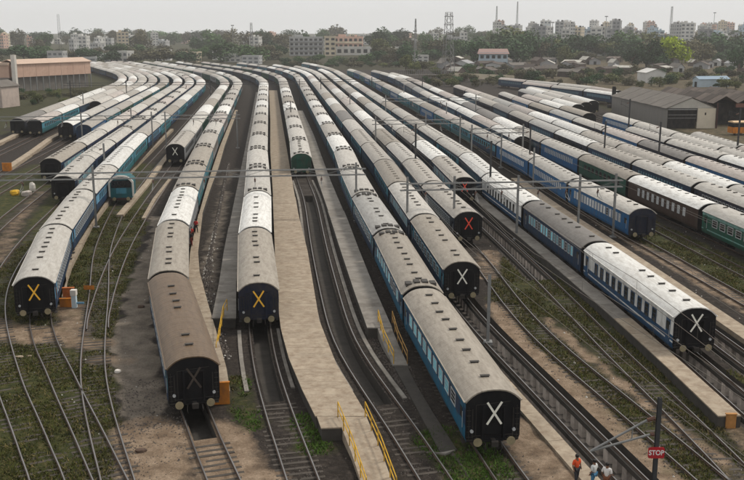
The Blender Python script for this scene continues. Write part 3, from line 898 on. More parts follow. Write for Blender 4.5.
CROSSMAT = {'yellow': mat('cross_yellow', (0.85, 0.47, 0.05), var=0.15), 'white': mat('cross_white', (0.8, 0.78, 0.70), var=0.15),
            'red': mat('cross_red', (0.80, 0.085, 0.05), var=0.15), 'faded': mat('cross_faded', (0.055, 0.043, 0.035), var=0.3)}

STYLES = {   # lower, band, upper, window kind, pane
    'blue with a light blue band': ('dark blue', 'light blue', 'dark blue', 'narrow', 'd'),
    'dark blue': ('dark blue', 'dark blue', 'dark blue', 'narrow', 'l'),
    'blue': ('blue', 'blue', 'blue', 'narrow', 'd'),
    'blue with pale shutters': ('sea blue', 'dark blue', 'sea blue', 'wide', 'l'),
    'bright blue': ('bright blue', 'bright blue', 'bright blue', 'narrow', 'w'),
    'teal': ('teal', 'cyan', 'teal', 'wide', 'd'),
    'blue-green': ('dark blue', 'cyan', 'dark blue', 'wide', 'd'),
    'dark green': ('green', 'green', 'green', 'wide', 'd'),
    'pale striped green': ('green', 'green', 'light green', 'wide', 'd'),
    'brown': ('brown', 'brown', 'brown', 'tall', 'w'),
    'white over blue': ('blue', 'white', 'white', 'tall', 'd'),
    'grey': ('grey', 'grey', 'grey', 'narrow', 'd'),
    'navy': ('navy', 'navy', 'navy', 'narrow', 'd'),
    'violet-blue': ('violet', 'dark blue', 'violet', 'narrow', 'd'),
}
rr = random.Random(21)
def rroof(w):
    return rr.choices(list(w.keys()), list(w.values()))[0]
MIXL = {'cream': 6, 'beige': 3, 'white': 3, 'pinkish': 2, 'tan': 1}
MIXR = {'cream': 4, 'beige': 4, 'white': 4, 'grey': 3, 'dark grey': 2, 'pinkish': 3, 'tan': 2}
# track: (front y, y to which coaches stand, name of the train for labels, side styles (near ones, then cycle), near roofs, roof mix, front cross, cooling units from index)
TRAINS = {
 'A': (214, 600, 'the far left dark-ended train', ['navy', 'dark blue'], ['dark grey', 'beige'], MIXL, None, 99),
 'B': (212, 600, 'the cyan-sided train on the far left', ['teal', 'teal', 'dark blue'], ['pinkish', 'white', 'cream'], MIXL, None, 99),
 'BC': (266, 600, 'the dark-ended train starting behind the cyan one', ['dark blue'], ['cream'], MIXL, None, 99),
 'C': (205, 600, 'the black-ended train left of the blue-ended one', ['dark blue'], ['white', 'cream', 'cream'], MIXL, None, 99),
 'D': (200, 600, 'the blue-ended train on the left', ['bright blue', 'teal', 'dark green'], ['beige', 'grey', 'beige'], MIXL, None, 99),
 'E': (147, 600, 'the train left of the crossing dark end', ['dark blue', 'violet-blue'], ['tan', 'cream', 'cream'], MIXL, None, 99),
 'F': (129, 600, 'the train left of the curved yellow-cross one', ['dark blue', 'violet-blue'], ['cream', 'cream', 'cream'], MIXL, None, 3),
 'G': (75, 620, 'the curving yellow-cross train on the left', ['blue with a light blue band', 'blue with a light blue band', 'blue with a light blue band', 'teal'], ['cream', 'cream', 'cream', 'white'], MIXL, 'yellow', 99),
 'H': (166, 600, 'the grey white-cross train left of centre', ['grey', 'grey', 'dark green'], ['beige', 'cream', 'cream'], MIXL, 'white', 99),
 'I': (55.5, 600, 'the brown-fronted train left of centre', ['blue-green', 'grey', 'grey', 'teal'], ['brown', 'tan', 'white', 'tan', 'tan', 'beige', 'cream'], MIXL, 'faded', 3),
 'J': (73, 610, 'the straight yellow-cross train in the middle', ['navy', 'navy', 'dark blue'], ['tan', 'white', 'cream', 'cream', 'cream', 'beige'], MIXL, 'yellow', 2),
 'K': (153, 600, 'the green-ended train', ['dark green', 'dark green', 'dark blue'], ['cream', 'cream', 'cream'], MIXL, None, 0),
 'L': (50, 590, 'the big blue white-cross train in front', ['blue with pale shutters', 'blue with pale shutters', 'blue-green', 'blue-green', 'dark blue'], ['tan', 'tan', 'grey', 'cream', 'cream'], MIXL, 'white', 1),
 'M': (80, 560, 'the teal-sided white-cross train behind it', ['blue-green', 'dark blue', 'blue-green'], ['tan', 'cream', 'tan', 'beige', 'beige', 'cream', 'dark grey'], MIXL, 'white', 99),
 'N': (103, 540, 'the nearer red-cross train', ['navy', 'dark blue'], ['beige', 'beige', 'cream', 'tan', 'cream'], MIXL, 'red', 99),
 'O': (128, 500, 'the farther red-cross train', ['dark blue', 'navy'], ['beige', 'white', 'beige', 'cream'], MIXL, 'red', 99),
 'P': (66, 580, 'the train ending in the white-over-blue coach', ['white over blue', 'dark blue', 'white over blue', 'dark blue', 'blue-green'], ['white', 'dark grey', 'white', 'white', 'cream', 'cream', 'beige'], MIXL, 'white', 99),
 'Q': (105, 500, 'the bright blue dark-ended train', ['bright blue', 'bright blue', 'bright blue', 'blue-green', 'teal', 'teal', 'bright blue', 'teal'], ['cream', 'cream', 'cream', 'cream', 'beige', 'pinkish', 'tan'], MIXR, None, 99),
 'R': (178, 480, 'the white-roofed train behind the bright blue one', ['dark blue', 'blue'], ['white', 'pinkish', 'white', 'white'], MIXR, None, 99),
 'S': (86, 455, 'the mixed green and brown train', ['pale striped green', 'brown', 'dark green', 'bright blue', 'dark blue', 'navy'], ['cream', 'white', 'tan', 'cream', 'beige', 'white', 'dark grey', 'dark grey'], MIXR, None, 99),
 'T': (102, 305, 'the train just behind the brown coach', ['navy', 'dark blue'], ['cream', 'cream', 'beige', 'white', 'grey', 'beige', 'dark grey'], MIXR, None, 99),
 'U': (100, 345, 'the train two tracks behind the brown coach', ['dark blue', 'navy'], ['cream', 'white', 'beige', 'beige', 'white', 'white', 'pinkish'], MIXR, None, 99),
 'V': (106, 325, 'the train three tracks behind the brown coach', ['dark blue', 'bright blue', 'navy'], ['pinkish', 'pinkish', 'dark grey', 'pinkish', 'cream', 'grey'], MIXR, None, 99),
 'W': (130, 194, 'the short train facing the sheds', ['navy'], ['white', 'cream', 'cream'], MIXR, None, 99),
 'Wb': (228, 316, 'the black-ended train beside the signal', ['navy'], ['tan', 'white', 'pinkish'], MIXR, None, 99),
 'Z': (140, 245, 'the blue coaches along the sheds', ['navy', 'dark blue', 'bright blue', 'bright blue'], ['cream', 'cream', 'cream', 'cream'], MIXR, None, 99),
 'Zb': (255, 330, 'the pale train ending before the sheds', ['navy'], ['white', 'cream'], MIXR, None, 99),
 'X': (142, 190, 'the pair standing right against the sheds', ['navy'], ['pinkish', 'cream'], MIXR, None, 99),
 'Xb': (268, 336, 'the pair beyond the signal', ['dark blue'], ['white', 'cream'], MIXR, None, 99),
 'Y': (262, 332, 'the pale row left of the signal post', ['navy'], ['beige', 'cream', 'white'], MIXR, None, 99),
 'AB': (277, 371, 'the pale-roofed row before the slanting blue train', ['dark blue'], ['cream', 'white', 'cream'], MIXR, None, 99),
 'AA': (312, 398, 'the blue train slanting behind all the others', ['dark blue', 'blue'], ['pinkish', 'cream', 'cream', 'pinkish'], MIXR, None, 99),
}
spots = []
for k, (yf, ye, desc, sty, rfs, mixw, cross, ac) in TRAINS.items():
    t = TR[k.rstrip('b')]
    s = t.s_of_y(yf); i = 0
    while True:
        mid = t.at(s + CL / 2)
        if mid.y + 9 > ye or s + CL > t.s[-1]: break
        roof = rfs[i] if i < len(rfs) else rroof(mixw)
        st = sty[i] if i < len(sty) else sty[-1 - (i % min(2, len(sty)))]
        a, b = t.at(s + CL / 2 - 7.4), t.at(s + CL / 2 + 7.4)
        c = (a + b) / 2
        spots.append(dict(k=k, i=i, x=c.x, y=c.y, h=math.atan2(b.x - a.x, b.y - a.y), roof=roof, style=st, desc=desc, cross=cross if i == 0 else None, ac=i >= ac, d=math.hypot(c.x, c.y)))
        s += PITCH; i += 1
spots.sort(key=lambda q: q['d'])

def coach(q, rank):
    lod = 0 if q['d'] < 118 or (q['i'] == 0 and q['d'] < 175) else 1
    root = empty('railway_coach', (q['x'], q['y'], 0), -q['h'])
    lo, ba, up, wk, pane = STYLES[q['style']]
    n = q['i']
    if n == 0:
        pre = {'yellow': 'end coach with the yellow cross', 'white': 'end coach with the white cross', 'red': 'end coach with the red cross', 'faded': 'end coach with a faded cross'}.get(q['cross'], 'end coach')
        lab = '%s-roofed %s of %s' % (q['roof'], pre, q['desc'])
        if q['cross'] in ('yellow', 'white', 'red'): lab = '%s-roofed nearest coach of %s' % (q['roof'], q['desc'])
    else:
        lab = '%s-roofed coach, %s from the front of %s' % (q['roof'], ordinal(n + 1), q['desc'])
    tag(root, lab, 'railway coach', 'passenger coaches parked in the yard')
    f = (0, 0, 0)
    EM = BLACKEND
    if n == 0 and q['k'] == 'K': EM = PT['green']
    if n == 0 and q['k'] == 'D': EM = PT['dark blue']
    if n == 0 and q['k'] in ('J', 'Q'): EM = PT['navy']
    link('body', ME['body'], root, mats=[PT[lo], PT[ba], EM, PT[up], PT['white'] if q['style'] == 'white over blue' else (PT['light green'] if 'striped' in q['style'] else PT[lo])])
    rf = link('roof', ME['roof'], root, mats=[ROOF[q['roof']]])
    link('gangway', ME['gangway'], root)
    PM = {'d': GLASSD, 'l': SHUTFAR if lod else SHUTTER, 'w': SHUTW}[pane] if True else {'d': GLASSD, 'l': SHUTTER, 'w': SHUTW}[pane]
    w, h, sp_, n_, z_ = WW[wk]
    if lod == 0:
        for sx in (-1, 1):
            for i in range(n_):
                yc = (i - (n_ - 1) / 2) * sp_
                link('window', ME['window_' + wk], root, (sx * (HW + .001), yc, z_), (0, 0, 0 if sx > 0 else PI), mats=[ALU if wk != 'tall' else PT['blue' if q['style'][0] == 'w' else 'brown'], PM if random.random() < .85 else GLASSD])
            for sy in (-1, 1):
                link('door', ME['door'], root, (sx * (HW + .001), sy * 9.7, 1.1), (0, 0, 0 if sx > 0 else PI), mats=[PT[lo], GLASSD, ALU])
                link('door_step', ME['step'], root, (sx * 1.5, sy * 9.7, .88), (0, 0, 0 if sx > 0 else PI))
        rv = random.Random(rank)
        if q['ac']:
            for sy in (-1, 1):
                for x, dz in ((-1.0, -0.14), (-0.33, 0.0), (0.33, 0.0), (1.0, -0.14)):
                    link('roof_cooling_unit', ME['unit'], rf, (x, sy * 9.55, 4.05 + dz))
        nv = 9
        for i in range(nv):
            if rv.random() < .12: continue
            link('roof_vent', ME['vent'], rf, (-0.05 + rv.uniform(-.06, .06), -8.6 + i * 2.15 + rv.uniform(-.35, .35), 4.13), (0, 0, rv.uniform(-.05, .05)))
        for sy in (-1, 1):
            bg_ = link('bogie', ME['bogie'], root, (0, sy * 7.4, 0))
            for wy in (-1.45, 1.45):
                for sx in (-1, 1): link('wheel', ME['wheel'], bg_, (sx * .86, wy, .64), (0, 0, 0 if sx > 0 else PI))
        link('battery_box', ME['battery_box'], root, (0, 1.5, 0)); link('battery_box', ME['battery_box'], root, (0, -3.0, 0))
    else:
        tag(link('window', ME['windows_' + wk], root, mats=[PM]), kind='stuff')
        if q['d'] < 330:
            if q['ac']: tag(link('roof_cooling_unit', ME['units'], root), kind='stuff')
            elif q['d'] < 200: tag(link('roof_vent', ME['vents'], root), kind='stuff')
        for sy in (-1, 1): link('bogie', ME['bogie_far'], root, (0, sy * 7.4, 0))
    if n == 0:
        y = -CL / 2
        link('vestibule', ME['vestibule'], root, (0, y, 0), mats=[EM])
        for sx in (-1, 1): link('buffer', ME['buffer'], root, (sx * .98, y, 1.1))
        link('coupler', ME['coupler'], root, (0, y, 1.02))
        if lod == 0:
            tag(link('end_gear', ME['hoses'], root, (0, y, 0)), kind='stuff')
            link('end_pipes', ME['jumper'], root, (0, y, 0))
            link('tail_lamp', ME['lamp'], root, (1.25, y, 1.62)); link('tail_lamp', ME['lamp'], root, (-1.25, y, 1.62))
        if q['cross']:
            o = link('cross_mark', ME['cross'], root, (0, y - .315, 2.78 if q['k'] != 'P' else 3.0), mats=[CROSSMAT[q['cross']]])
            o['label'] = '%s painted saltire cross on the coach end' % q['cross']
for rank, q in enumerate(spots[:300]): coach(q, rank)

# the coaches beyond the three hundred nearest, one mass
mats_far, midx, fb = [], {}, MB()
def mi(m):
    if m not in midx: midx[m] = len(mats_far); mats_far.append(m)
    return midx[m]
def append_mesh(me, M4, mp):
    vs_ = [tuple(M4 @ v.co) for v in me.vertices]; b = len(fb.v); fb.v += vs_
    for p in me.polygons:
        fb.f.append(tuple(i + b for i in p.vertices)); fb.m.append(mp[p.material_index])
for q in spots[300:]:
    M4 = Matrix.Translation((q['x'], q['y'], 0)) @ Matrix.Rotation(-q['h'], 4, 'Z')
    lo, ba, up, wk, pane = STYLES[q['style']]
    append_mesh(ME['body'], M4, [mi(PT[lo]), mi(PT[ba]), mi(BLACKEND), mi(PT[up]), mi(PT[lo])])
    append_mesh(ME['roof'], M4, [mi(ROOF[q['roof']])])
    append_mesh(ME['gangway'], M4, [mi(BLACKEND)])
    append_mesh(ME['windows_' + wk], M4, [mi(GLASSD)])
    if q['ac']: append_mesh(ME['units'], M4, [mi(VENT)])
    for sy in (-1, 1): append_mesh(ME['bogie_far'], M4 @ Matrix.Translation((0, sy * 7.4, 0)), [mi(IRON)])
tag(fb.build('distant_coach_rows', mats_far), 'distant rows of pale-roofed coaches curving away at the back of the yard', 'railway coaches', kind='stuff')

# the short teal inspection railcar with a white-rimmed end
def teal_car():
    t = TR['teal']; s = t.s_of_y(128.6)
    c = t.at(s + 2.2); p = t.at(s + 4.4); h = math.atan2(p.x - c.x, p.y - c.y)
    root = empty('inspection_railcar', (c.x, c.y, 0), -h)
    tag(root, 'short teal railcar with a white-rimmed end standing alone between trains', 'railcar')
    pr = roof_profile(14, 1.6, 3.2, 4.0)
    sec = [(1.5, 1.0), (1.55, 2.0)]
    ring = lambda y, k: [(x * k, y, z) for x, z in sec] + [(x * k, y, 1.0 + (z - 1.0) * (1 if k == 1 else k)) for x, z in pr[::-1]] + [(-x * k, y, z) for x, z in sec[::-1]]
    MB().loft([ring(-2.0, 1), ring(2.2, 1)], caps=True).build('body', PT['teal'], root)
    m = MB(); o = [(x, z) for x, z in roof_profile(14, 1.72, 3.25, 4.18)]; i_ = [(x, z) for x, z in roof_profile(14, 1.5, 3.1, 3.95)]
    o = [(-1.72, 1.2)] + o + [(1.72, 1.2)]; i_ = [(-1.5, 1.2)] + i_ + [(1.5, 1.2)]
    for a, b, c_, d in zip(o, o[1:], i_, i_[1:]):
        m.add([(a[0], -2.12, a[1]), (b[0], -2.12, b[1]), (d[0], -2.12, d[1]), (c_[0], -2.12, c_[1]), (a[0], -1.8, a[1]), (b[0], -1.8, b[1]), (d[0], -1.8, d[1]), (c_[0], -1.8, c_[1])],
              [(0, 1, 2, 3), (1, 0, 4, 5), (2, 6, 7, 3), (4, 7, 6, 5)])
    m.build('rim', WALLW, root)
    MB().box(-1.35, 1.35, -2.06, -2.001, 2.45, 3.5).build('windscreen', GLASSD, root)
    MB().box(-.7, .7, -2.05, -2.001, 1.6, 2.4).build('front_panel', PT['cyan'], root)
    MB().box(-1.4, 1.4, -2.3, -1.9, .75, .98).build('buffer_beam', PT['maroon'], root)
    for sx in (-1, 1): link('buffer', ME['buffer'], root, (sx * .95, -2.3, .95), scale=(1, .6, 1))
    for sy in (-1, 1):
        for sx in (-1, 1): link('wheel', ME['wheel'], root, (sx * .86, sy * 1.2, .64), (0, 0, 0 if sx > 0 else PI))
teal_car()

# ------------------------------------------------------------------ masts and portals of the overhead line
def mast_mesh(h, w=0.22, dark=False):
    m = MB()
    m.box(-w / 2, w / 2, -.10, -.085, 0, h).box(-w / 2, w / 2, .085, .10, 0, h).box(-.012, .012, -.084, .084, 0, h)
    m.box(-.35, .35, -.35, .35, -.05, .18)
    return m.mesh('mast', [MASTD if dark else GALV])
MASTM = {}
def mast(parent, h, dark, loc, rot=0, name='mast'):
    key = (round(h, 1), dark)
    if key not in MASTM: MASTM[key] = mast_mesh(h, 0.24 if h < 9 else .28, dark)
    return link(name, MASTM[key], parent, loc, (0, 0, rot))
def insulator_mesh():
    m = MB()
    for i in range(4): m.tube((0, 0, -i * .13), (0, 0, -i * .13 - .07), .11, n=8)
    m.tube((0, 0, 0), (0, 0, -.6), .03, n=6)
    return m.mesh('insulator', [CERAM])
INS = insulator_mesh()
def portal(a, b, zb, label, posts, drops, dark=False, topext=0.9, chord=0.75):
    """beam from a to b (ground points) at height zb, masts at fractions, drop arms at fractions"""
    a, b = Vector((a[0], a[1], 0)), Vector((b[0], b[1], 0))
    d = b - a; L = d.length; rz = math.atan2(d.y, d.x)
    root = empty('catenary_portal', a, rz)
    tag(root, label, 'catenary portal', 'steel portals carrying the overhead line')
    bm = MB(); M = MASTD if dark else GALV
    for yy in (-.22, .22):
        bm.bar((-.4, yy, zb), (L + .4, yy, zb), .09, .11); bm.bar((-.4, yy, zb + chord), (L + .4, yy, zb + chord), .09, .11)
    n = max(4, int(L / 2.4)); st = L / n
    for i in range(n):
        x = i * st
        for yy in (-.22, .22):
            z0, z1 = (zb, zb + chord) if i % 2 else (zb + chord, zb)
            bm.bar((x, yy, z0), (x + st, yy, z1), .022)
        bm.bar((x, -.22, zb + chord), (x, .22, zb + chord), .05)
    bm.build('beam', M, root)
    for p in posts: mast(root, zb + topext + .6, dark, (p * L, 0.36, 0), 0)
    am = MB().bar((0, 0, 0), (0, 0, -1.1), .08).bar((0, 0, -1.0), (0, -1.6, -1.2), .05).bar((0, 0, -.3), (0, -1.6, -1.1), .04).mesh('drop_arm', [M])
    for p in drops:
        ar = link('drop_arm', am, root, (p * L, -0.05, zb - .06))
        link('insulator', INS, ar, (0, -.15, -.25), (.6, 0, 0))
portal((-53.0, 111.0), (-1.2, 116.6), 6.2, 'long pale portal spanning the tracks on the left half', [0.05, 0.36, .985], [.2, .5, .62, .74, .9])
portal((3.6, 104.8), (28.9, 107.4), 6.2, 'pale portal over the red-cross coach and the dark-roofed coach', [0.02, .235, .53, .82, .99], [.1, .33, .45, .62, .75, .9])
portal((0.4, 178.5), (17.5, 180.4), 6.3, 'portal over the four trains right of the middle', [0.02, .98], [.2, .45, .75], dark=False)
portal((17.4, 163.0), (27.0, 164.2), 6.3, 'short portal left of the bright blue train', [0.02, .98], [.3, .7])
portal((-97, 297), (-22, 305), 6.6, 'dark far portal crossing all the left-hand trains', [.02, .25, .6, .98], [.15, .35, .5, .7, .85], dark=True)
portal((-42.5, 190), (-27.5, 191.6), 6.2, 'portal over the grey white-cross train', [.02, .98], [.4, .7])
portal((-80.5, 186), (-44.4, 190), 6.2, 'portal in front of the blue-ended train', [.02, .6, .985], [.2, .5, .8])
portal((-18, 318), (18, 322), 6.6, 'far portal over the pale roofs behind the green-ended train', [.02, .5, .98], [.3, .7], dark=True)
portal((3, 236), (27, 238.5), 6.3, 'portal across the middle trains, halfway back', [.02, .98], [.3, .6])

MASTS = [   # x, y, height, dark, label
 (6.9, 146.5, 9.6, True, 'tall dark mast between the red-cross trains, left'),
 (16.6, 129.0, 9.0, True, 'tall dark mast just right of the farther red-cross coach'),
 (26.0, 152.5, 8.6, True, 'dark mast behind the bright blue coaches, tallest there'),
 (40.4, 161.0, 8.6, True, 'dark mast between the green and pale-roofed trains'),
 (49.0, 158.0, 8.8, True, 'dark mast among pale roofs, third from the right edge'),
 (64.9, 164.5, 10.5, True, 'dark mast near the right edge of the photo'),
 (24.9, 142.0, 6.4, False, 'pale short mast beside the bright blue coach windows'),
 (22.9, 164.0, 6.4, False, 'pale short mast left of the white roof end'),
 (9.15, 69.8, 5.6, False, 'pale post beside the pit in front of the teal-sided train'),
 (-42.3, 146.0, 6.6, False, 'pale mast between the curving train and the grey one'),
 (-59.0, 136.5, 7.0, False, 'pale mast at the left edge of the photo'),
 (-55.5, 215.0, 6.6, False, 'pale mast beside the cyan-sided coach'),
 (-80.8, 262.0, 6.8, False, 'pale mast in front of the dark coach end, far left'),
 (11.5, 199.0, 6.8, False, 'pale mast between trains right of the middle'),
 (-6.0, 255.0, 6.8, False, 'pale mast between the middle trains, far back'),
 (10.2, 300.0, 6.8, False, 'thin pale mast beside the teal coaches, far back'),
 (18.0, 226.0, 6.8, False, 'pale mast left of the teal coaches'),
 (-20.0, 230.0, 6.6, True, 'dark mast on the walkway left of the green-ended train'),
 (56.5, 205.0, 9.2, True, 'dark mast in front of the bright blue coach by the sheds'),
]
for x, y, h, dk, lab in MASTS:
    root = empty('catenary_mast', (x, y, 0), random.uniform(-.1, .1)); tag(root, lab, 'mast', 'single masts of the overhead line')
    mast(root, h, dk, (0, 0, 0), 0, 'post')
    if h > 6:
        m = MB().bar((0, 0, h - 1.0), (-2.0, 0, h - .4), .05).bar((0, 0, h - 2.0), (-2.0, 0, h - 1.1), .05).bar((-1.9, 0, h - .4), (-1.9, 0, h - 1.4), .04)
        br = m.build('bracket_arm', MASTD if dk else GALV, root)
        link('insulator', INS, br, (-.25, 0, h - .85), (0, 1.2, 0))
# black signal post beside the big sheds
root = empty('signal_post', (75.2, 292, 0)); tag(root, 'thick black signal post standing before the grey sheds', 'signal')
MB().box(-.45, .45, -.4, .4, 0, 6.6).build('post', PT['black'], root); MB().box(-1.6, 1.2, -.9, .9, 0, .9).build('base', PT['black'], root)
MB().box(-.6, .6, -.55, -.402, 4.4, 6.3).build('signal_head', PT['black'], root)

WIRE = mat('contact_wire', (0.10, 0.085, 0.07), rough=.6, var=.1)
for k, lab in (('M', 'the teal-sided train'), ('N', 'the nearer red-cross train'), ('O', 'the farther red-cross train'), ('P', 'the white-over-blue coach'), ('Q', 'the bright blue train')):
    t = TR[k]; c = t.clip(float(t.ya[0]) + 1, 300, 10.0); c = [c[0] * 4 - c[1] * 3] + c if c[0].y < 90 else c; m = MB()
    for i in range(len(c) - 1):
        z = lambda j: 6.95 - 1.0 * math.sin(PI * ((c[j].y % 60) / 60.0))
        m.bar((c[i].x, c[i].y, 5.75), (c[i + 1].x, c[i + 1].y, 5.75), .026)
        m.bar((c[i].x, c[i].y, z(i)), (c[i + 1].x, c[i + 1].y, z(i + 1)), .026)
        m.bar((c[i].x, c[i].y, 5.75), (c[i].x, c[i].y, z(i)), .014)
    o = m.build('overhead_wire', WIRE); tag(o, 'contact wire and messenger hung above ' + lab, 'overhead wire', 'overhead wires strung along the tracks')

# STOP board mast in the right foreground, with the cantilever arms
def stop_mast():
    x, y = 13.9, 42.0
    root = empty('catenary_mast', (x, y, 0)); tag(root, 'dark mast with long pale cantilever arms carrying the red STOP board', 'mast')
    MB().box(-.10, .10, -.09, -.075, 0, 6.9).box(-.10, .10, .075, .09, 0, 6.9).box(-.012, .012, -.074, .074, 0, 6.9).build('post', MASTD, root)
    m = MB(); e = (-3.15, .25, 4.0)
    m.tube((-.55, 0, 5.75), e, .06, n=8); m.tube((-.35, 0, 5.0), e, .06, n=8)
    m.tube((-1.2, 0.1, 5.28), (-1.2, .1, 4.7), .03, n=6)
    ar = m.build('cantilever_arm', GALV, root)
    for px, pz, qx, qz in ((-.16, 5.86, -.55, 5.75), (-.16, 5.02, -.35, 5.0)):
        k = MB(); k.tube((px, 0, pz), (qx, 0, qz), .10, n=8); k.build('insulator', CERAM, ar)
    MB().box(-.10, .10, -.14, .14, 0.2, 0.3).build('base_plate', MASTD, root)
    sg = empty('stop_sign', (x - .04, y - .16, 4.10)); tag(sg, 'red board lettered STOP in white on the foreground mast', 'sign')
    mb = MB(); w, h, r = .40, .29, .1
    pts = []
    for cx, cz, a0 in ((w - r, h - r, 0), (-w + r, h - r, 90), (-w + r, -h + r, 180), (w - r, -h + r, 270)):
        for j in range(5):
            t = math.radians(a0 + j * 22.5); pts.append((cx + r * math.cos(t), cz + r * math.sin(t)))
    rings = [[(px, yy, pz) for px, pz in pts] for yy in (0.03, 0.0)]
    mb.loft(rings, caps=True); mb.build('board', PT['signal red'], sg)
    MB().bar((0, .03, -.2), (0, .16, -.2), .04).bar((0, .03, .2), (0, .16, .2), .04).build('bracket', MASTD, sg)
    cu = bpy.data.curves.new('STOP', 'FONT'); cu.body = 'STOP'; cu.size = .36; cu.align_x = 'CENTER'; cu.align_y = 'CENTER'; cu.extrude = .006; cu.offset = 0.006
    cu.materials.append(mat('letter_white', (0.75, 0.74, 0.72), var=0.1))
    tmp = bpy.data.objects.new('lettering_curve', cu); lm = bpy.data.meshes.new_from_object(tmp); bpy.data.objects.remove(tmp)
    to = link('lettering', lm, sg); to.location = (0, -.008, 0); to.rotation_euler = (PI / 2, 0, 0)
    to.scale = (0.86, 1, 1)
stop_mast()

# ------------------------------------------------------------------ railings, barriers, oddments
def railing(pts, label, h=1.0, m=None):
    root = empty('handrail', pts[0]); tag(root, label, 'railing', 'yellow railings at the platform ends')
    m = m or PT['yellow']; o = Vector(pts[0]); P = [Vector(p) - o for p in pts]
    for zz in (h, h * .55):
        k = MB()
        for a, b in zip(P, P[1:]): k.tube(a + Vector((0, 0, zz)), b + Vector((0, 0, zz)), .035, n=6)
        k.build('rail_bar', m, root)
    L = sum((b - a).length for a, b in zip(P, P[1:])); n = max(2, int(L / 1.6))
    for i in range(n + 1):
        d = L * i / n
        for a, b in zip(P, P[1:]):
            l_ = (b - a).length
            if d <= l_ + 1e-6: q = a + (b - a) * (d / l_); break
            d -= l_
        MB().tube(q, q + Vector((0, 0, h)), .035, n=6).build('post', m, root)
railing([(-2.1, 53.5, .88), (-1.15, 49.5, .48), (-.3, 45.1, .1)], 'yellow handrail down the left side of the middle ramp')
railing([(-.42, 53.5, .88), (.5, 49.5, .48), (1.3, 45.1, .1)], 'yellow handrail down the right side of the middle ramp')
railing([(.5, 72.5, .9), (.9, 68.5, .55), (1.6, 64.8, .14)], 'yellow handrail on the left of the smaller ramp beside the blue train')
railing([(1.65, 72.2, .9), (2.0, 68.5, .55), (2.6, 64.8, .14)], 'rusty yellow handrail between the smaller ramp and the blue train', m=mat('rusty_yellow', (0.35, 0.2, 0.06), var=0.4, scale=4))
railing([(-12.3, 75.6, .9), (-12.3, 73.6, .9), (-11.75, 66.5, .05)], 'yellow handrail where the walkway ends beside the middle yellow-cross coach')
def box_thing(name, label, cat, x, y, z, w, d, h, m, rz=0, group=None, bev=.04):
    root = empty(name, (x, y, z), rz); tag(root, label, cat, group)
    MB().box(-w / 2, w / 2, -d / 2, d / 2, 0, h).build('panel', m, root)
    MB().box(-w / 2 - bev, w / 2 + bev, -d / 2 - bev, d / 2 + bev, h, h + .06).build('cap', m, root)
    return root
box_thing('end_barrier', 'orange end board of the strip beside the brown-roofed coach', 'barrier', -9.95, 57.6, 0, 1.05, .14, 1.5, PT['orange'], .12, 'orange boards at walkway ends')
box_thing('end_barrier', 'orange end board of the pale walkway at lower right', 'barrier', 22.3, 53.8, 0, .62, .14, .92, mat('dull_orange', (0.36, 0.17, 0.05), var=.3), 0, 'orange boards at walkway ends')
box_thing('end_barrier', 'orange end board of the walkway at the far left edge', 'barrier', -63.5, 160.4, 0, 1.6, .2, 1.4, PT['orange'], 0, 'orange boards at walkway ends')
box_thing('end_barrier', 'orange end board below the blue coach end', 'barrier', -57.1, 164.2, 0, 1.7, .2, 1.6, PT['orange'], 0, 'orange boards at walkway ends')
box_thing('end_barrier', 'orange end board beside the left yellow-cross coach, lower of two', 'barrier', -27.35, 79.6, 0, 1.0, .2, .75, PT['orange'], .1)
box_thing('end_barrier', 'rust-orange board behind the lower one beside the yellow-cross coach', 'barrier', -27.5, 81.0, 0, 1.0, .25, 1.35, mat('rust_orange', (0.45, 0.13, 0.03), var=.3), .1)
root = empty('marker_post', (-26.5, 79.4, 0)); tag(root, 'white and pale blue marker post beside the orange boards', 'post')
MB().box(-.2, .2, -.2, .2, 0, 1.15).build('shaft', mat('pale_blue_white', (0.5, 0.6, 0.66), var=.1), root); MB().box(-.25, .25, -.25, .25, 1.151, 1.65).build('head', WALLW, root); MB().box(.2, .85, -.06, .06, .35, .5).build('arm', PT['light blue'], root)
root = empty('marker_post', (-26.4, 83.5, 0)); tag(root, 'small orange sign plate on a stake in the grass', 'post')
MB().box(-.03, .03, -.03, .03, 0, .7).build('stake', GALV, root); MB().box(-.5, .5, -.05, -.031, .5, .9).build('plate', PT['orange'], root)
def stone(label, x, y, r, m, sq=(1, .7, .6), name='stone_block', cat='block'):
    rn = random.Random(int(x * 31 + y * 7)); v, f = [], []
    n = 7
    for j in range(4):
        t = [(0.8, 0), (1.0, .35), (.95, .8), (.6, 1)][j]
        for i in range(n):
            a = 2 * PI * i / n; k = r * t[0] * rn.uniform(.85, 1.12)
            v.append((k * math.cos(a) * sq[0], k * math.sin(a) * sq[1], t[1] * r * sq[2] * rn.uniform(.9, 1.1)))
    mb = MB(); b = [v[j * n:(j + 1) * n] for j in range(4)]; mb.loft(b, caps=True)
    o = mb.build(name, m, None, (x, y, -.03)); tag(o, label, cat); return o
stone('white painted stone lying in the lower left grass', -26.7, 66.6, .34, CONC, (1.1, .5, .4))
stone('smaller white stone right of the other in the lower left grass', -26.0, 66.8, .25, CONC, (1, .5, .4))
stone('round white stone at the edge of the dusty apron', -18.4, 63.4, .27, WALLW, (1, .8, .9))
for i, (x, y, c, lab) in enumerate([(-53.3, 136.7, 'yellow', 'heap of yellow rubbish in the grass at the left edge'), (-52.0, 140.5, 'white', 'white concrete marker standing in the left grass'),
                                    (-56.4, 133.0, 'white', 'pale block low at the left edge'), (-51.3, 136.0, 'pinkish', 'pale pink heap of rubble in the left grass')]):
    stone(lab, x, y, .8 if i != 1 else .5, PT['yellow'] if c == 'yellow' else (WALLW if c == 'white' else ROOF['pinkish']), (1, .8, 1.0 if i != 1 else 2.6))
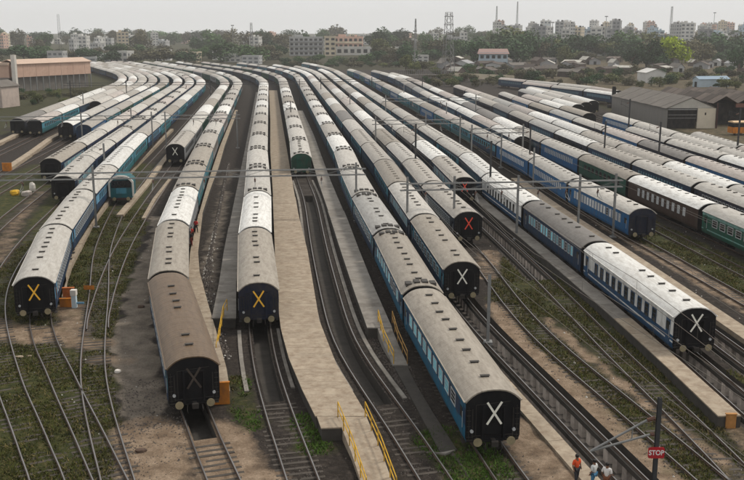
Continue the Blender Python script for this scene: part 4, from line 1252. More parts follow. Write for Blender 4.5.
for i, (x, y, r, lab) in enumerate([(-11.9, 44.9, .3, 'small pale stone beside the brown-roofed train track end'), (-13.6, 50.5, .35, 'reddish stone on the dirt below the apron'),
                                    (-20.6, 79.5, .35, 'rusty scrap on the dusty apron')]):
    stone(lab, x, y, r, WALLW if 'white' in lab or 'pale' in lab else RUST, name='scrap' if 'scrap' in lab else 'stone_block', cat='scrap' if 'scrap' in lab else 'stone')

# ------------------------------------------------------------------ people
def skinmesh(name, verts, edges, radii, m, parent, sub=1):
    me = bpy.data.meshes.new(name); me.from_pydata(verts, edges, []); me.materials.append(m)
    o = link(name, me, parent)
    sk = o.modifiers.new('skin', 'SKIN'); sk.use_smooth_shade = True
    for i, r in enumerate(radii):
        d = me.skin_vertices[0].data[i]; d.radius = (r, r); d.use_root = (i == 0)
    sb = o.modifiers.new('sub', 'SUBSURF'); sb.levels = sub; sb.render_levels = sub
    return o
def person(x, y, z, rz, shirt, legs, label, step=.12, reach=0.0, h=1.68):
    k = h / 1.7
    root = empty('person', (x, y, z), rz); tag(root, label, 'person', None); root.scale = (k, k, k)
    J = {'pel': (0, 0, .92), 'wai': (0, 0, 1.08), 'che': (0, -.01, 1.28), 'nk': (0, 0, 1.46), 'hd0': (0, -.01, 1.55), 'hd1': (0, -.02, 1.64),
         'lh': (-.10, 0, .88), 'lk': (-.11, -.05 - step * .5, .48), 'la': (-.11, -step, .09), 'lt': (-.11, -step - .15, .04),
         'rh': (.10, 0, .88), 'rk': (.11, .0, .48), 'ra': (.11, step, .09), 'rt': (.11, step - .15, .04),
         'ls': (-.19, 0, 1.40), 'le': (-.26, .02, 1.13), 'lw': (-.27, -.10 - reach, .90 + reach * .4), 'lf': (-.27, -.15 - reach, .82 + reach * .4),
         'rs': (.19, 0, 1.40), 're': (.27, .03, 1.13), 'rw': (.26, -.08, .90), 'rf': (.26, -.12, .82)}
    R = {'pel': .13, 'wai': .12, 'che': .145, 'nk': .06, 'hd0': .085, 'hd1': .095, 'lh': .085, 'lk': .06, 'la': .045, 'lt': .035, 'rh': .085, 'rk': .06, 'ra': .045, 'rt': .035,
         'ls': .06, 'le': .045, 'lw': .033, 'lf': .03, 'rs': .06, 're': .045, 'rw': .033, 'rf': .03}
    E = [('pel', 'wai'), ('wai', 'che'), ('che', 'nk'), ('nk', 'hd0'), ('hd0', 'hd1'), ('pel', 'lh'), ('lh', 'lk'), ('lk', 'la'), ('la', 'lt'), ('pel', 'rh'), ('rh', 'rk'), ('rk', 'ra'), ('ra', 'rt'),
         ('che', 'ls'), ('ls', 'le'), ('le', 'lw'), ('lw', 'lf'), ('che', 'rs'), ('rs', 're'), ('re', 'rw'), ('rw', 'rf')]
    def part(name, keys, g, m, drop=()):
        ks = list(keys); ed = [(ks.index(a), ks.index(b)) for a, b in E if a in ks and b in ks]
        return skinmesh(name, [J[q] for q in ks], ed, [R[q] + g for q in ks], m, root)
    part('body', J.keys(), 0, SKIN)
    part('shirt', ['pel', 'wai', 'che', 'ls', 'le', 'rs', 're'], .022, shirt)
    part('trousers', ['pel', 'lh', 'lk', 'la', 'rh', 'rk', 'ra'], .018, legs)
    m = MB(); rings = []
    for j, (rr_, zz) in enumerate(((.102, 1.60), (.108, 1.66), (.095, 1.72), (.05, 1.752))):
        rings.append([(rr_ * math.cos(a * PI / 5) , .0 + rr_ * 1.05 * math.sin(a * PI / 5), zz) for a in range(10)])
    m.loft(rings, caps=True).build('hair', HAIR, root)
    m = MB(); m.box(-.008, .012, -.135, -.10, 1.60, 1.635); m.build('nose', SKIN, root)
SH = lambda n, c: mat('cloth_' + n, c, rough=.85, var=.15, scale=6)
person(11.15, 46.6, 0, .5, SH('orange_red', (0.62, 0.075, 0.02)), SH('dark', (0.03, 0.03, 0.035)), 'worker in an orange-red jacket standing beside the pit at bottom right')
person(11.95, 46.0, 0, -2.4, SH('offwhite', (0.55, 0.56, 0.55)), SH('blue_trousers', (0.05, 0.16, 0.28)), 'man in a white shirt and blue trousers next to the red jacket', reach=.1)
person(12.55, 45.6, 0, 2.6, SH('white2', (0.62, 0.60, 0.58)), SH('rust', (0.16, 0.06, 0.03)), 'man in a white shirt and rust trousers, rightmost at the pit', reach=.15)
person(-20.65, 106.6, .8, 2.8, SH('red', (0.50, 0.03, 0.03)), SH('dark4', (0.03, 0.025, 0.03)), 'porter in red walking beside the white roof, farther of two')
person(-20.4, 102.4, .8, 3.0, SH('red2', (0.55, 0.04, 0.03)), SH('dark5', (0.04, 0.025, 0.025)), 'porter in red walking beside the white roof, nearer of two')
person(-20.0, 99.8, .8, 2.9, SH('black', (0.025, 0.02, 0.022)), SH('red_trousers', (0.25, 0.04, 0.03)), 'person in a dark top following the porters in red')

# ------------------------------------------------------------------ loose cover: grass, ballast stones, weeds
def tufts(n, region, seed, hmin, hmax, m, name, gmin=.45):
    rng = np.random.default_rng(seed)
    x0, x1, y0, y1 = region
    px = rng.uniform(x0, x1, n * 3); py = y0 + (y1 - y0) * rng.uniform(0, 1, n * 3) ** 1.3
    g, t, a = cover(px, py)
    bad = np.zeros(px.shape, bool)
    for k, (l_, r_) in PIT_POLY.items(): bad |= in_poly(px, py, [(p.x, p.y) for p in l_ + r_[::-1]])
    clump = np.sin(px * 1.1 + 1.7 * np.sin(py * .45)) + np.cos(py * .9 + 1.3 * np.sin(px * .6)) + rng.normal(0, .7, px.shape)
    ok = np.where((g > gmin) & (~bad) & (clump > -.7))[0][:n]
    V, F = [], []
    for i in ok:
        for b in range(3):
            an = rng.uniform(0, 2 * PI); h = rng.uniform(hmin, hmax); w = rng.uniform(.03, .08); lx, ly = rng.normal(0, .12, 2)
            ox, oy = rng.normal(0, .12, 2)
            x, y = px[i] + ox, py[i] + oy; c, s_ = math.cos(an) * w, math.sin(an) * w
            k = len(V); V += [(x - c, y - s_, -.03), (x + c, y + s_, -.03), (x + lx, y + ly, h)]; F.append((k, k + 1, k + 2))
    me = bpy.data.meshes.new(name); me.from_pydata(V, [], F); me.materials.append(m)
    o = link(name, me); tag(o, kind='stuff'); return o
GR1 = mat('grass_blade', (0.060, 0.064, 0.015), rough=.8, var=.6, scale=.5, spec=.1)
GR2 = mat('dry_grass_blade', (0.13, 0.105, 0.045), rough=.85, var=.5, scale=.6, spec=.1)
GR3 = mat('fresh_grass_blade', (0.06, 0.11, 0.018), rough=.8, var=.5, scale=.3, spec=.1)
tag(tufts(26000, (-40, -9, 40, 125), 1, .05, .20, GR1, 'grass'), 'low dark grass between the rails at lower left', 'grass')
tag(tufts(9000, (-40, -9, 40, 125), 2, .05, .22, GR2, 'dry_grass'), 'dry straw-coloured grass at lower left', 'grass')
tag(tufts(22000, (11, 46, 42, 135), 3, .05, .22, GR1, 'grass'), 'low grass over the open field at right', 'grass')
tag(tufts(10000, (11, 46, 42, 135), 4, .06, .26, GR2, 'dry_grass'), 'dry grass over the open field at right', 'grass')
tag(tufts(5000, (-9, 10, 42, 62), 5, .06, .22, GR3, 'grass'), 'fresh green grass round the platform ends in front', 'grass')
def rubble(n, fn, seed, m, label, name, r0=.04, r1=.13):
    rng = np.random.default_rng(seed); mb = MB()
    P_ = [fn(rng) for i in range(n)]
    ax, ay = np.array([p[0] for p in P_]), np.array([p[1] for p in P_]); bad = np.zeros(ax.shape, bool)
    for l_, r_ in PIT_POLY.values(): bad |= in_poly(ax, ay, [(p.x, p.y) for p in l_ + r_[::-1]])
    for (x, y), b_ in zip(P_, bad):
        if b_: continue
        r = rng.uniform(r0, r1)
        v = [(x + r * rng.uniform(.5, 1.2) * math.cos(a), y + r * rng.uniform(.5, 1.2) * math.sin(a), -.02) for a in (0, 1.6, 3.1, 4.7)]
        mb.add(v + [(x + rng.normal(0, r * .3), y + rng.normal(0, r * .3), r * rng.uniform(.5, 1.0))], [(0, 1, 4), (1, 2, 4), (2, 3, 4), (3, 0, 4)])
    o = mb.build(name, m); tag(o, label, 'rubble', kind='stuff')
def between(a, b, y0, y1, o0, o1):
    def fn(rng):
        y = rng.uniform(y0, y1); u = rng.uniform(0, 1)
        return (TR[a].x_of_y(y) + o0) * (1 - u) + (TR[b].x_of_y(y) + o1) * u, y
    return fn
STONE = mat('ballast_stone', (0.10, 0.085, 0.075), rough=.95, var=.5, scale=.7)
PALE = mat('pale_litter', (0.5, 0.48, 0.44), rough=.9, var=.4, scale=.7)
rubble(5000, between('I', 'J', 66, 170, 4.0, -5.2), 11, STONE, 'dark rubble strip between the two middle-left trains', 'rubble', .06, .22)
rubble(600, between('I', 'J', 66, 170, 4.2, -5.4), 12, PALE, 'pale litter scattered on the rubble strip', 'litter', .06, .2)
rubble(3000, between('K', 'L', 46, 76, 2.0, -2.2), 13, STONE, 'stones along the ramp beside the blue train', 'rubble', .04, .12)
for k, n_ in (('N', 3500), ('O', 3000), ('J', 1500), ('K', 2500), ('G', 1500), ('P', 1500), ('PP', 1500), ('L', 1200)):
    rubble(n_, (lambda t: (lambda r: (lambda y: (t.x_of_y(y) + r.normal(0, 1.15), y))(44 + 66 * r.uniform(0, 1) ** 1.4)))(TR[k]), 30 + n_ % 97, STONE, 'loose ballast stones along a track', 'ballast', .03, .09)
rubble(320, lambda r: (r.uniform(13, 44), r.uniform(46, 130)), 14, PALE, 'white litter strewn over the right-hand field', 'litter', .04, .13)
rubble(150, lambda r: (r.uniform(-34, -13), r.uniform(45, 110)), 15, PALE, 'white litter strewn over the lower left grass', 'litter', .04, .12)
rubble(2500, lambda r: (r.uniform(-19, -11), r.uniform(44, 62)), 16, STONE, 'stones on the dirt at the end of the apron', 'rubble', .03, .10)

# ------------------------------------------------------------------ trees and bushes
def crown_mesh(seed, n, rx, rz, leaf, lobes, flat=1.0):
    rng = np.random.default_rng(seed)
    cs = []
    for i in range(lobes):
        a = rng.uniform(0, 2 * PI); r = rng.uniform(.15, .62) * rx; zz = rng.uniform(-.45, .5) * rz
        cs.append((r * math.cos(a), r * math.sin(a), zz, rng.uniform(.28, .5)))
    V, F = [], []
    for i in range(n):
        c = cs[rng.integers(0, lobes)]
        d = rng.normal(0, 1, 3); d /= np.linalg.norm(d); q = rng.uniform(.55, 1.08)
        p = np.array([c[0] + d[0] * c[3] * rx * q, c[1] + d[1] * c[3] * rx * q, c[2] + d[2] * c[3] * rz * q * 1.1])
        nrm = d + rng.normal(0, .7, 3); nrm /= np.linalg.norm(nrm)
        t = np.cross(nrm, rng.normal(0, 1, 3)); t /= np.linalg.norm(t); b = np.cross(nrm, t)
        s_ = leaf * rng.uniform(.5, 1.3)
        k = len(V)
        V += [tuple(p + t * s_), tuple(p + b * s_ * .7), tuple(p - t * s_ * .9), tuple(p - b * s_ * .6)]
        F.append((k, k + 1, k + 2, k + 3))
    me = bpy.data.meshes.new('crown'); me.from_pydata(V, [], F); me.materials.append(LEAF['dark green']); return me
def trunk_mesh(seed, h, r):
    rng = random.Random(seed); m = MB()
    m.tube((0, 0, -.1), (0, 0, h * .55), r, r * .7, n=7)
    for i in range(5):
        a = rng.uniform(0, 2 * PI); l_ = h * rng.uniform(.35, .5)
        m.tube((0, 0, h * .5), (l_ * .6 * math.cos(a), l_ * .6 * math.sin(a), h * .5 + l_), r * .5, r * .12, n=5)
    return m.mesh('trunk', [BARK])
CR = [crown_mesh(i, 1500, 1.0, 0.85, .085, 9) for i in range(4)] + [crown_mesh(10 + i, 1500, .9, 1.15, .08, 9) for i in range(2)] + [crown_mesh(20, 700, 1.0, 1.0, .07, 12)]
TK = [trunk_mesh(i, 1.0, .05) for i in range(3)]
TREES = []
def tree(x, y, h, w, col, name='tree', kind='tree', v=None):
    v = random.randrange(len(CR)) if v is None else v
    root = empty(name, (x, y, 0), random.uniform(0, 6)); tk = link('trunk', TK[random.randrange(3)], root, scale=(h * 1.0, h * 1.0, h * .75))
    ch = h * .96
    link('crown', CR[v], root, (0, 0, h * .5), scale=(w / 2 * 1.1, w / 2 * 1.1, ch * .62), mats=[LEAF[col]])
    TREES.append((root, x, y, h, w, col, kind)); return root
tr_ = random.Random(5)
# marked trees
tree(112, 700, 22, 24, 'dark green', v=0); tree(122, 715, 19, 20, 'dark green', v=2); tree(104, 705, 15, 16, 'dark green', v=1)
tree(163, 760, 23, 22, 'dark green', v=1); tree(180, 770, 22, 26, 'dark green', v=3); tree(197, 775, 20, 20, 'dark green', v=0); tree(152, 770, 17, 16, 'olive', v=2)
tree(187, 590, 22, 23, 'bright yellow-green', v=3); tree(179, 588, 16, 15, 'bright yellow-green', v=1)
tree(169.5, 582, 19, 19, 'dark green', v=2); tree(161, 585, 14, 15, 'dark green', v=0); tree(176, 578, 11, 13, 'dark green', v=1)
tree(206, 530, 16, 13, 'dark green', v=0); tree(213, 520, 17, 14, 'dark green', v=2)
tree(19.5, 545, 11, 10, 'olive', v=1); tree(24.5, 532, 6.5, 9, 'olive', v=2); tree(29, 540, 7, 9, 'dull brown-green', v=3)
tree(-62, 900, 22, 22, 'dark green'); tree(5, 960, 25, 30, 'dark green', v=0); tree(18, 970, 22, 24, 'mid green', v=1); tree(-18, 965, 20, 18, 'dark green')
for i in range(54):      # belt at the back of the left half
    u = i / 53; px = -20 + 410 * u + tr_.uniform(-5, 5); d = tr_.uniform(650, 840)
    if 285 < px < 372 and d < 840: d = tr_.uniform(620, 700); hh = tr_.uniform(4, 7)
    else: hh = tr_.uniform(7, 14)
    tree((px - 372) / 929 * d, d, hh, hh * tr_.uniform(1.3, 2.4), tr_.choice(['dark green', 'dark green', 'mid green', 'dull brown-green']))
for i in range(26):      # behind, taller and fainter
    px = -10 + 400 * i / 25 + tr_.uniform(-8, 8); d = tr_.uniform(950, 1500)
    hh = tr_.uniform(14, 26)
    tree((px - 372) / 929 * d, d, hh, hh * tr_.uniform(.9, 1.5), tr_.choice(['dark green', 'mid green', 'dull brown-green']))
for i in range(56):      # middle and right: between sheds and city
    px = 375 + 380 * i / 55 + tr_.uniform(-6, 6); d = tr_.uniform(640, 900)
    hh = tr_.uniform(9, 19)
    tree((px - 372) / 929 * d, d, hh, hh * tr_.uniform(1.1, 2.0), tr_.choice(['dark green', 'dark green', 'mid green', 'dull brown-green', 'olive']))
for i in range(20):
    px = 390 + 370 * i / 19 + tr_.uniform(-8, 8); d = tr_.uniform(950, 1300)
    hh = tr_.uniform(16, 26)
    tree((px - 372) / 929 * d, d, hh, hh * tr_.uniform(.9, 1.4), tr_.choice(['dark green', 'mid green', 'dull brown-green']))
for i in range(110):      # bushes at the yard's far right edge
    px = 450 + 300 * i / 109 + tr_.uniform(-4, 4); d = tr_.uniform(415, 560) - (px - 450) * .12
    hh = tr_.uniform(2.2, 5.2)
    tree((px - 372) / 929 * d, d, hh, hh * tr_.uniform(1.2, 2.2), tr_.choice(['dark green', 'dull brown-green', 'dull brown-green', 'olive']), 'bush', 'bush')
for i in range(46):      # thicket right behind the coach rows
    px = 290 + 220 * i / 45 + tr_.uniform(-4, 4); d = tr_.uniform(470, 620) + (40 if px < 380 else 0)
    if px < 400: d = max(d, 600)
    hh = tr_.uniform(2.0, 4.6)
    tree((px - 372) / 929 * d, d, hh, hh * tr_.uniform(1.4, 2.6), tr_.choice(['dark green', 'dull brown-green', 'dull brown-green', 'olive']), 'bush', 'bush')
for i in range(36):      # hazy crowns of the skyline
    px = -10 + 770 * i / 35 + tr_.uniform(-10, 10); d = tr_.uniform(1300, 2000)
    hh = tr_.uniform(16, 30)
    tree((px - 372) / 929 * d, d, hh, hh * tr_.uniform(1.2, 2.2), tr_.choice(['dark green', 'mid green', 'dull brown-green']))
for i in range(26):      # dark bushes where the right-hand rows begin
    px = 425 + 70 * i / 25 + tr_.uniform(-3, 3); d = tr_.uniform(395, 475)
    hh = tr_.uniform(2.0, 4.0)
    tree((px - 372) / 929 * d, d, hh, hh * tr_.uniform(1.4, 2.4), tr_.choice(['dark green', 'dull brown-green', 'olive']), 'bush', 'bush')
for i in range(26):      # tall crowns before the city
    px = 480 + 285 * i / 25 + tr_.uniform(-6, 6); d = tr_.uniform(760, 1000)
    hh = tr_.uniform(14, 24)
    tree((px - 372) / 929 * d, d, hh, hh * tr_.uniform(1.0, 1.8), tr_.choice(['dark green', 'mid green', 'mid green', 'olive']))
for i in range(22):      # scrub before the salmon shed
    px = 8 + 82 * (i / 21) + tr_.uniform(-3, 3); d = tr_.uniform(300, 352)
    hh = tr_.uniform(1.5, 3.2)
    tree((px - 372) / 929 * d, d, hh, hh * tr_.uniform(1.2, 2.0), tr_.choice(['dull brown-green', 'olive', 'dark green']), 'bush', 'bush')
by = {}
for q in TREES: by.setdefault((q[6], q[5]), []).append(q)
for (kind, col), L in by.items():
    L.sort(key=lambda q: q[1] / q[2])
    for i, q in enumerate(L):
        o = q[0]
        if col == 'bright yellow-green':
            lab = ['smaller left bright yellow-green tree near the sheds', 'large bright yellow-green tree standing out behind the sheds'][i]
        else:
            where = 'scrub by the salmon shed' if kind == 'bush' and q[1] < -50 else ('bushes beyond the yard' if kind == 'bush' else 'trees behind the yard')
            lab = '%s %s, %s from the left among %s' % (col, kind, ordinal(i + 1), where)
        tag(o, lab, kind, 'trees behind the railway yard' if kind == 'tree' else 'bushes round the railway yard')

# ------------------------------------------------------------------ buildings
def gable_shed(x, y, rz, w, L, he, hr, roofm, wallm, label, name='shed', over=.4, door=True, cat='shed', group=None, posts=False):
    root = empty(name, (x, y, 0), rz); tag(root, label, cat, group)
    m = MB()
    if not posts:
        m.box(-w / 2, w / 2, 0, L, 0, he)
        for yy, fl in ((0, 0), (L, 1)):
            m.add([(-w / 2, yy, he), (w / 2, yy, he), (0, yy, hr - .05)], [(0, 1, 2) if not fl else (2, 1, 0)])
        m.build('wall', wallm, root)
    r = MB(); n = max(2, int(L / 1.0)); t = .10
    for sgn in (-1, 1):
        a, b = (sgn * (w / 2 + over), he - over * (hr - he) / (w / 2)), (0, hr)
        r.add([(a[0], -over, a[1]), (b[0], -over, b[1]), (b[0], L + over, b[1]), (a[0], L + over, a[1]),
               (a[0], -over, a[1] + t), (b[0], -over, b[1] + t), (b[0], L + over, b[1] + t), (a[0], L + over, a[1] + t)],
              [(0, 1, 2, 3), (7, 6, 5, 4), (0, 4, 5, 1), (2, 6, 7, 3), (3, 7, 4, 0)] if sgn < 0 else [(3, 2, 1, 0), (4, 5, 6, 7), (1, 5, 4, 0), (3, 7, 6, 2), (0, 4, 7, 3)])
    r.build('roof', roofm, root)
    if door and not posts:
        MB().box(-.9, .9, -.06, -.003, 0, min(2.2, he * .8)).build('door', PT['black'], root)
    return root
# the big grey sheds at right
root = empty('goods_shed', (79.0, 231, 0), math.radians(3.5)); tag(root, 'long grey goods shed with a wide dark opening in its gable', 'shed')
def rib_roof(w0, w1, L, z0, z1, m, root, name='roof', n=None):
    """one corrugated slope from (w0,z0) to (w1,z1), separate sheets down its length, proud of each other"""
    n = n or max(3, int(L / 4))
    for i in range(n):
        y0, y1 = L * i / n + .02, L * (i + 1) / n - .02
        dz = .05 * (i % 2)
        MB().add([(w0, y0, z0 + dz), (w1, y0, z1 + dz), (w1, y1, z1 + dz), (w0, y1, z0 + dz), (w0, y0, z0 + dz + .08), (w1, y0, z1 + dz + .08), (w1, y1, z1 + dz + .08), (w0, y1, z0 + dz + .08)],
                 [(0, 1, 2, 3), (7, 6, 5, 4), (0, 4, 5, 1), (1, 5, 6, 2), (2, 6, 7, 3), (3, 7, 4, 0)] if w1 < w0 else [(3, 2, 1, 0), (4, 5, 6, 7), (1, 5, 4, 0), (2, 6, 5, 1), (3, 7, 6, 2), (0, 4, 7, 3)]).build(name, m, root)
SHW, SHL = 12.0, 44.0
rib_roof(-6.5, 0.0, SHL, 4.9, 7.6, ASB, root, 'roof_sheet'); rib_roof(6.3, 0.01, SHL, 5.0, 7.6, ASB, root, 'roof_sheet')
MB().box(-6.0, -5.85, .3, SHL, 0, 4.95).build('wall', mat('grey_sheet_wall', (0.175, 0.165, 0.15), var=.15, scale=.4, stretch=(1, 4, .3)), root)
m = MB(); m.add([(-6, .25, 5.0), (6, .25, 5.0), (0, .25, 7.45), (-6, .4, 5.0), (6, .4, 5.0), (0, .4, 7.45)], [(0, 1, 2), (5, 4, 3)]); m.build('gable', mat('pale_gable_sheet', (0.42, 0.40, 0.36), var=.15, scale=.6), root)
MB().box(-5.84, 1.4, .1, .24, 4.55, 4.85).box(-5.84, 1.4, .1, .2, 3.3, 3.42).box(-5.84, 1.4, .1, .2, 2.5, 2.6).build('door_track', GALV, root)
MB().box(-5.6, 1.4, .6, .8, 0, 4.5).build('door', PT['black'], root)  # black panel painted for the shade inside the open gable
MB().box(1.6, 6.2, .0, .3, 0, 4.95).build('front_panel', mat('cream_wall', (0.56, 0.50, 0.40), var=.1, scale=.5), root)
MB().box(3.4, 3.75, -.05, -.003, 3.3, 3.9).build('vent', PT['black'], root)
MB().box(6.2, 6.5, -.6, -.3, 0, 6.3).build('downpipe', PT['maroon'], root)
root = empty('goods_shed', (92.5, 238, 0), math.radians(3.5)); tag(root, 'dark brown ridged sheds joined behind the grey goods shed', 'shed')
for k in range(3):
    x0 = -5.8 + k * 6.4
    rib_roof(x0, x0 + 3.2, 40, 5.6, 7.4, ASBD, root, 'roof_sheet', 9); rib_roof(x0 + 6.4, x0 + 3.21, 40, 5.6, 7.4, ASBD if k != 1 else ASB, root, 'roof_sheet', 9)
MB().box(-5.6, 13.2, 3, 39, 0, 5.5).build('wall', PT['black'], root)
MB().box(0.2, 9.0, .2, .5, 4.6, 5.6).box(8.8, 9.3, 0, .5, 0, 5.6).build('portal_frame', mat('rust_frame', (0.16, 0.07, 0.05), var=.2), root)
MB().box(9.4, 17, .2, .5, 3.2, 5.3).build('sign_panel', mat('cream_panel', (0.55, 0.53, 0.42), var=.1), root)
root = empty('bus', (88.4, 217.5, 0), math.radians(100)); tag(root, 'orange and white bus parked before the dark shed at the right edge', 'bus')
MB().box(-1.25, 1.25, -5, 5, .5, 1.9).build('body', PT['orange'], root); MB().box(-1.2, 1.2, -4.95, 4.95, 1.9, 2.9).build('window_band', GLASSD, root)
m = MB(); m.loft([[(x, y, z) for x, z in ((-1.28, 2.9), (1.28, 2.9), (1.2, 3.12), (.6, 3.25), (-.6, 3.25), (-1.2, 3.12))] for y in (-5.05, 5.05)], caps=True); m.build('roof', mat('bus_roof', (0.6, 0.42, 0.25), var=.2), root)
for sy in (-3.2, 3.2):
    for sx in (-1, 1): link('wheel', ME['wheel'], root, (sx * 1.15, sy, .48))

# long salmon building on posts at left
root = empty('salmon_shed', (-138.0, 366, 0), math.atan2(32, 19.0)); tag(root, 'long salmon-clad shed raised on posts at the left', 'building')
LS = 37.5
ncl = 12
for i in range(ncl):
    x0, x1 = LS * i / ncl + .03, LS * (i + 1) / ncl - .03
    MB().box(x0, x1, -.12 - .04 * (i % 2), 0, 5.6, 10.6).build('cladding_panel', SALMON, root)
MB().box(0.02, LS - .02, .02, 9.5, 5.7, 10.3).build('wall', SALMON, root)
m = MB(); m.loft([[(x, -.7, 10.61), (x, 4.8, 12.2), (x, 10.2, 10.61), (x, 10.2, 10.75), (x, 4.8, 12.35), (x, -.7, 10.75)] for x in (-.3, LS + .4)], caps=True); m.build('roof', SALMON2, root)
for i in range(13): MB().box(LS * i / 12 - .15, LS * i / 12 + .15, -.1, .25, 0, 5.58).build('post', GALV, root)
MB().box(0.4, LS - .4, 1.2, 9.3, 0, 5.6).build('back_wall', mat('grey_lower_wall', (0.16, 0.145, 0.13), var=.3, scale=.3), root)
MB().box(-1.3, -.35, -1.0, 1.2, 0, 14.2).build('gable_wall', WALLW, root)
root = empty('salmon_building', (-149.5, 366, 0)); tag(root, 'salmon building with grey lean-to at the left edge', 'building')
MB().box(-16, 8.6, 0, 12, 5.2, 10.2).build('wall', SALMON, root); MB().box(-16.4, 8.6, -.4, 12.4, 10.2, 11.2).build('roof', SALMON2, root)
MB().add([(-16, -6, 3.6), (8.6, -6, 3.6), (8.6, -.003, 5.4), (-16, -.003, 5.4), (-16, -6, 3.7), (8.6, -6, 3.7), (8.6, -.003, 5.5), (-16, -.003, 5.5)], [(3, 2, 1, 0), (4, 5, 6, 7), (0, 1, 5, 4), (1, 2, 6, 5), (3, 0, 4, 7)]).build('lean_to_roof', ASB, root)
MB().box(-16, 8.6, -.2, 11.5, 0, 5.1).build('lower_wall', ASB, root)
root = gable_shed(-118.6, 292, math.radians(-14), 7.5, 9, 6.6, 8.2, ASB, mat('pinkish_hut_wall', (0.40, 0.33, 0.29), var=.2, scale=.5), 'small pale pink hut with a dark opening at the left edge', 'hut', door=False, cat='hut')
MB().box(-3.0, 2.4, -.08, -.003, 0, 5.6).build('opening', PT['black'], root)

def block(x, y, rz, w, d, h, floors, bays, wallm, label, balcony=None, individual=False, tank=True, cat='building', group=None, winm=GLASSD, sidebay=True):
    root = empty('apartment_building' if floors > 2 else 'house', (x, y, 0), rz); tag(root, label, cat, group)
    MB().box(-w / 2, w / 2, 0, d, 0, h).build('wall', wallm, root)
    MB().box(-w / 2 - .15, w / 2 + .15, -.15, .1, h, h + .8).box(-w / 2 - .15, w / 2 + .15, d - .1, d + .15, h, h + .8).box(-w / 2 - .15, -w / 2 + .1, .1, d - .1, h, h + .8).box(w / 2 - .1, w / 2 + .15, .1, d - .1, h, h + .8).build('parapet', wallm, root)
    fh = h / floors; bw = w / bays; J = MB()
    for f in range(floors):
        for b in range(bays):
            xc = -w / 2 + bw * (b + .5); z0 = f * fh + fh * .30; z1 = f * fh + fh * .78
            q = MB() if individual else J
            q.box(xc - bw * .3, xc + bw * .3, -.09, -.003, z0, z1)
            if individual: q.build('window', winm, root)
        if balcony is not None:
            MB().box(-w / 2, w / 2, -1.2, -.1, f * fh + .0, f * fh + .22).box(-w / 2, w / 2, -1.2, -1.08, f * fh + .23, f * fh + fh * .32).build('balcony', balcony, root)
    for s_ in ((-1, 1) if sidebay else ()):
        for f in range(floors):
            for b in range(max(1, int(d / 4))):
                yc = d * (b + .5) / max(1, int(d / 4)); x0 = s_ * (w / 2 + .003); x1 = s_ * (w / 2 + .09)
                J.box(min(x0, x1), max(x0, x1), yc - .8, yc + .8, f * fh + fh * .3, f * fh + fh * .75)
    if J.f: tag(J.build('window', winm, root), kind='stuff')
    if tank:
        MB().tube((w * .25, d * .5, h), (w * .25, d * .5, h + 2.2), 1.1, n=10).build('water_tank', PT['black'] if random.random() < .5 else wallm, root)
        MB().box(-w * .35, -w * .1, d * .3, d * .7, h + .001, h + 2.6).build('stair_head', wallm, root)
    return root
BW = {n: mat('plaster_' + n.replace(' ', '_').replace('-', '_'), c, rough=.9, var=.12, scale=.15, dirt=(c[0] * .6, c[1] * .58, c[2] * .55), dirt_amt=.5, dirt_scale=.12) for n, c in {
    'white': (0.58, 0.57, 0.55), 'cream': (0.58, 0.50, 0.38), 'pale grey': (0.42, 0.42, 0.42), 'pink': (0.58, 0.39, 0.32), 'pale blue': (0.40, 0.48, 0.54), 'ochre': (0.50, 0.38, 0.20), 'brick brown': (0.28, 0.19, 0.15), 'grey': (0.30, 0.30, 0.31)}.items()}
block(-59, 850, .05, 30, 11, 16, 4, 7, BW['pale grey'], 'grey four-storey apartment block with stacked balconies behind the yard', balcony=BW['grey'], individual=True)
block(-37.5, 850, .05, 10, 11, 16.5, 4, 2, BW['cream'], 'blank cream end block joined to the grey apartment block', individual=True, tank=False)
block(-22, 880, -.03, 27, 11, 16, 3, 6, BW['pink'], 'pink three-storey block right of the grey apartments', individual=True, balcony=BW['cream'])
root = block(-12, 870, 0, 42, 6, 7, 1, 7, BW['white'], 'low white wall building in front of the pink block', individual=True, tank=False, sidebay=False)
root = block(77, 600, -.06, 18, 9, 8.5, 2, 5, BW['pale blue'], 'pale blue and white house with a wide roof behind the wall', individual=True, tank=False)
MB().add([(-10, -1.5, 8.4), (10, -1.5, 8.4), (9, 4.5, 11.5), (-9, 4.5, 11.5), (10, 10.5, 8.4), (-10, 10.5, 8.4)], [(0, 1, 2, 3), (3, 2, 4, 5), (1, 4, 2), (0, 3, 5), (5, 4, 1, 0)]).build('roof', mat('dusty_pink_roof', (0.30, 0.20, 0.18), var=.2), root)
# pale boundary wall behind the yard
root = empty('boundary_wall', (41, 470, 0), math.atan2(-19, 20)); tag(root, 'pale boundary wall running behind the bushes', 'wall')
for i in range(9): MB().box(i * 4 + .03, i * 4 + 3.97, 0, .25, 0, 2.5 + .04 * (i % 2)).build('wall_panel', BW['cream'], root)
# long footbridge with barred sides
root = empty('footbridge', (12, 455, 0), .08); tag(root, 'low footbridge with barred sides crossing behind the middle trains', 'bridge')
MB().box(0, 28, -.9, .9, 2.0, 2.35).build('deck', CONCGREY, root)
MB().box(0, 28, -.95, -.85, 4.6, 4.75).box(0, 28, .85, .95, 4.6, 4.75).build('top_rail', CONCGREY, root)
for i in range(29): MB().box(i - .07, i + .07, -.94, -.86, 2.36, 4.59).build('bar', GALV, root)
for i in range(6): MB().box(i * 5.5 - .2, i * 5.5 + .2, -.5, .5, 0, 1.99).build('pier', CONCGREY, root)
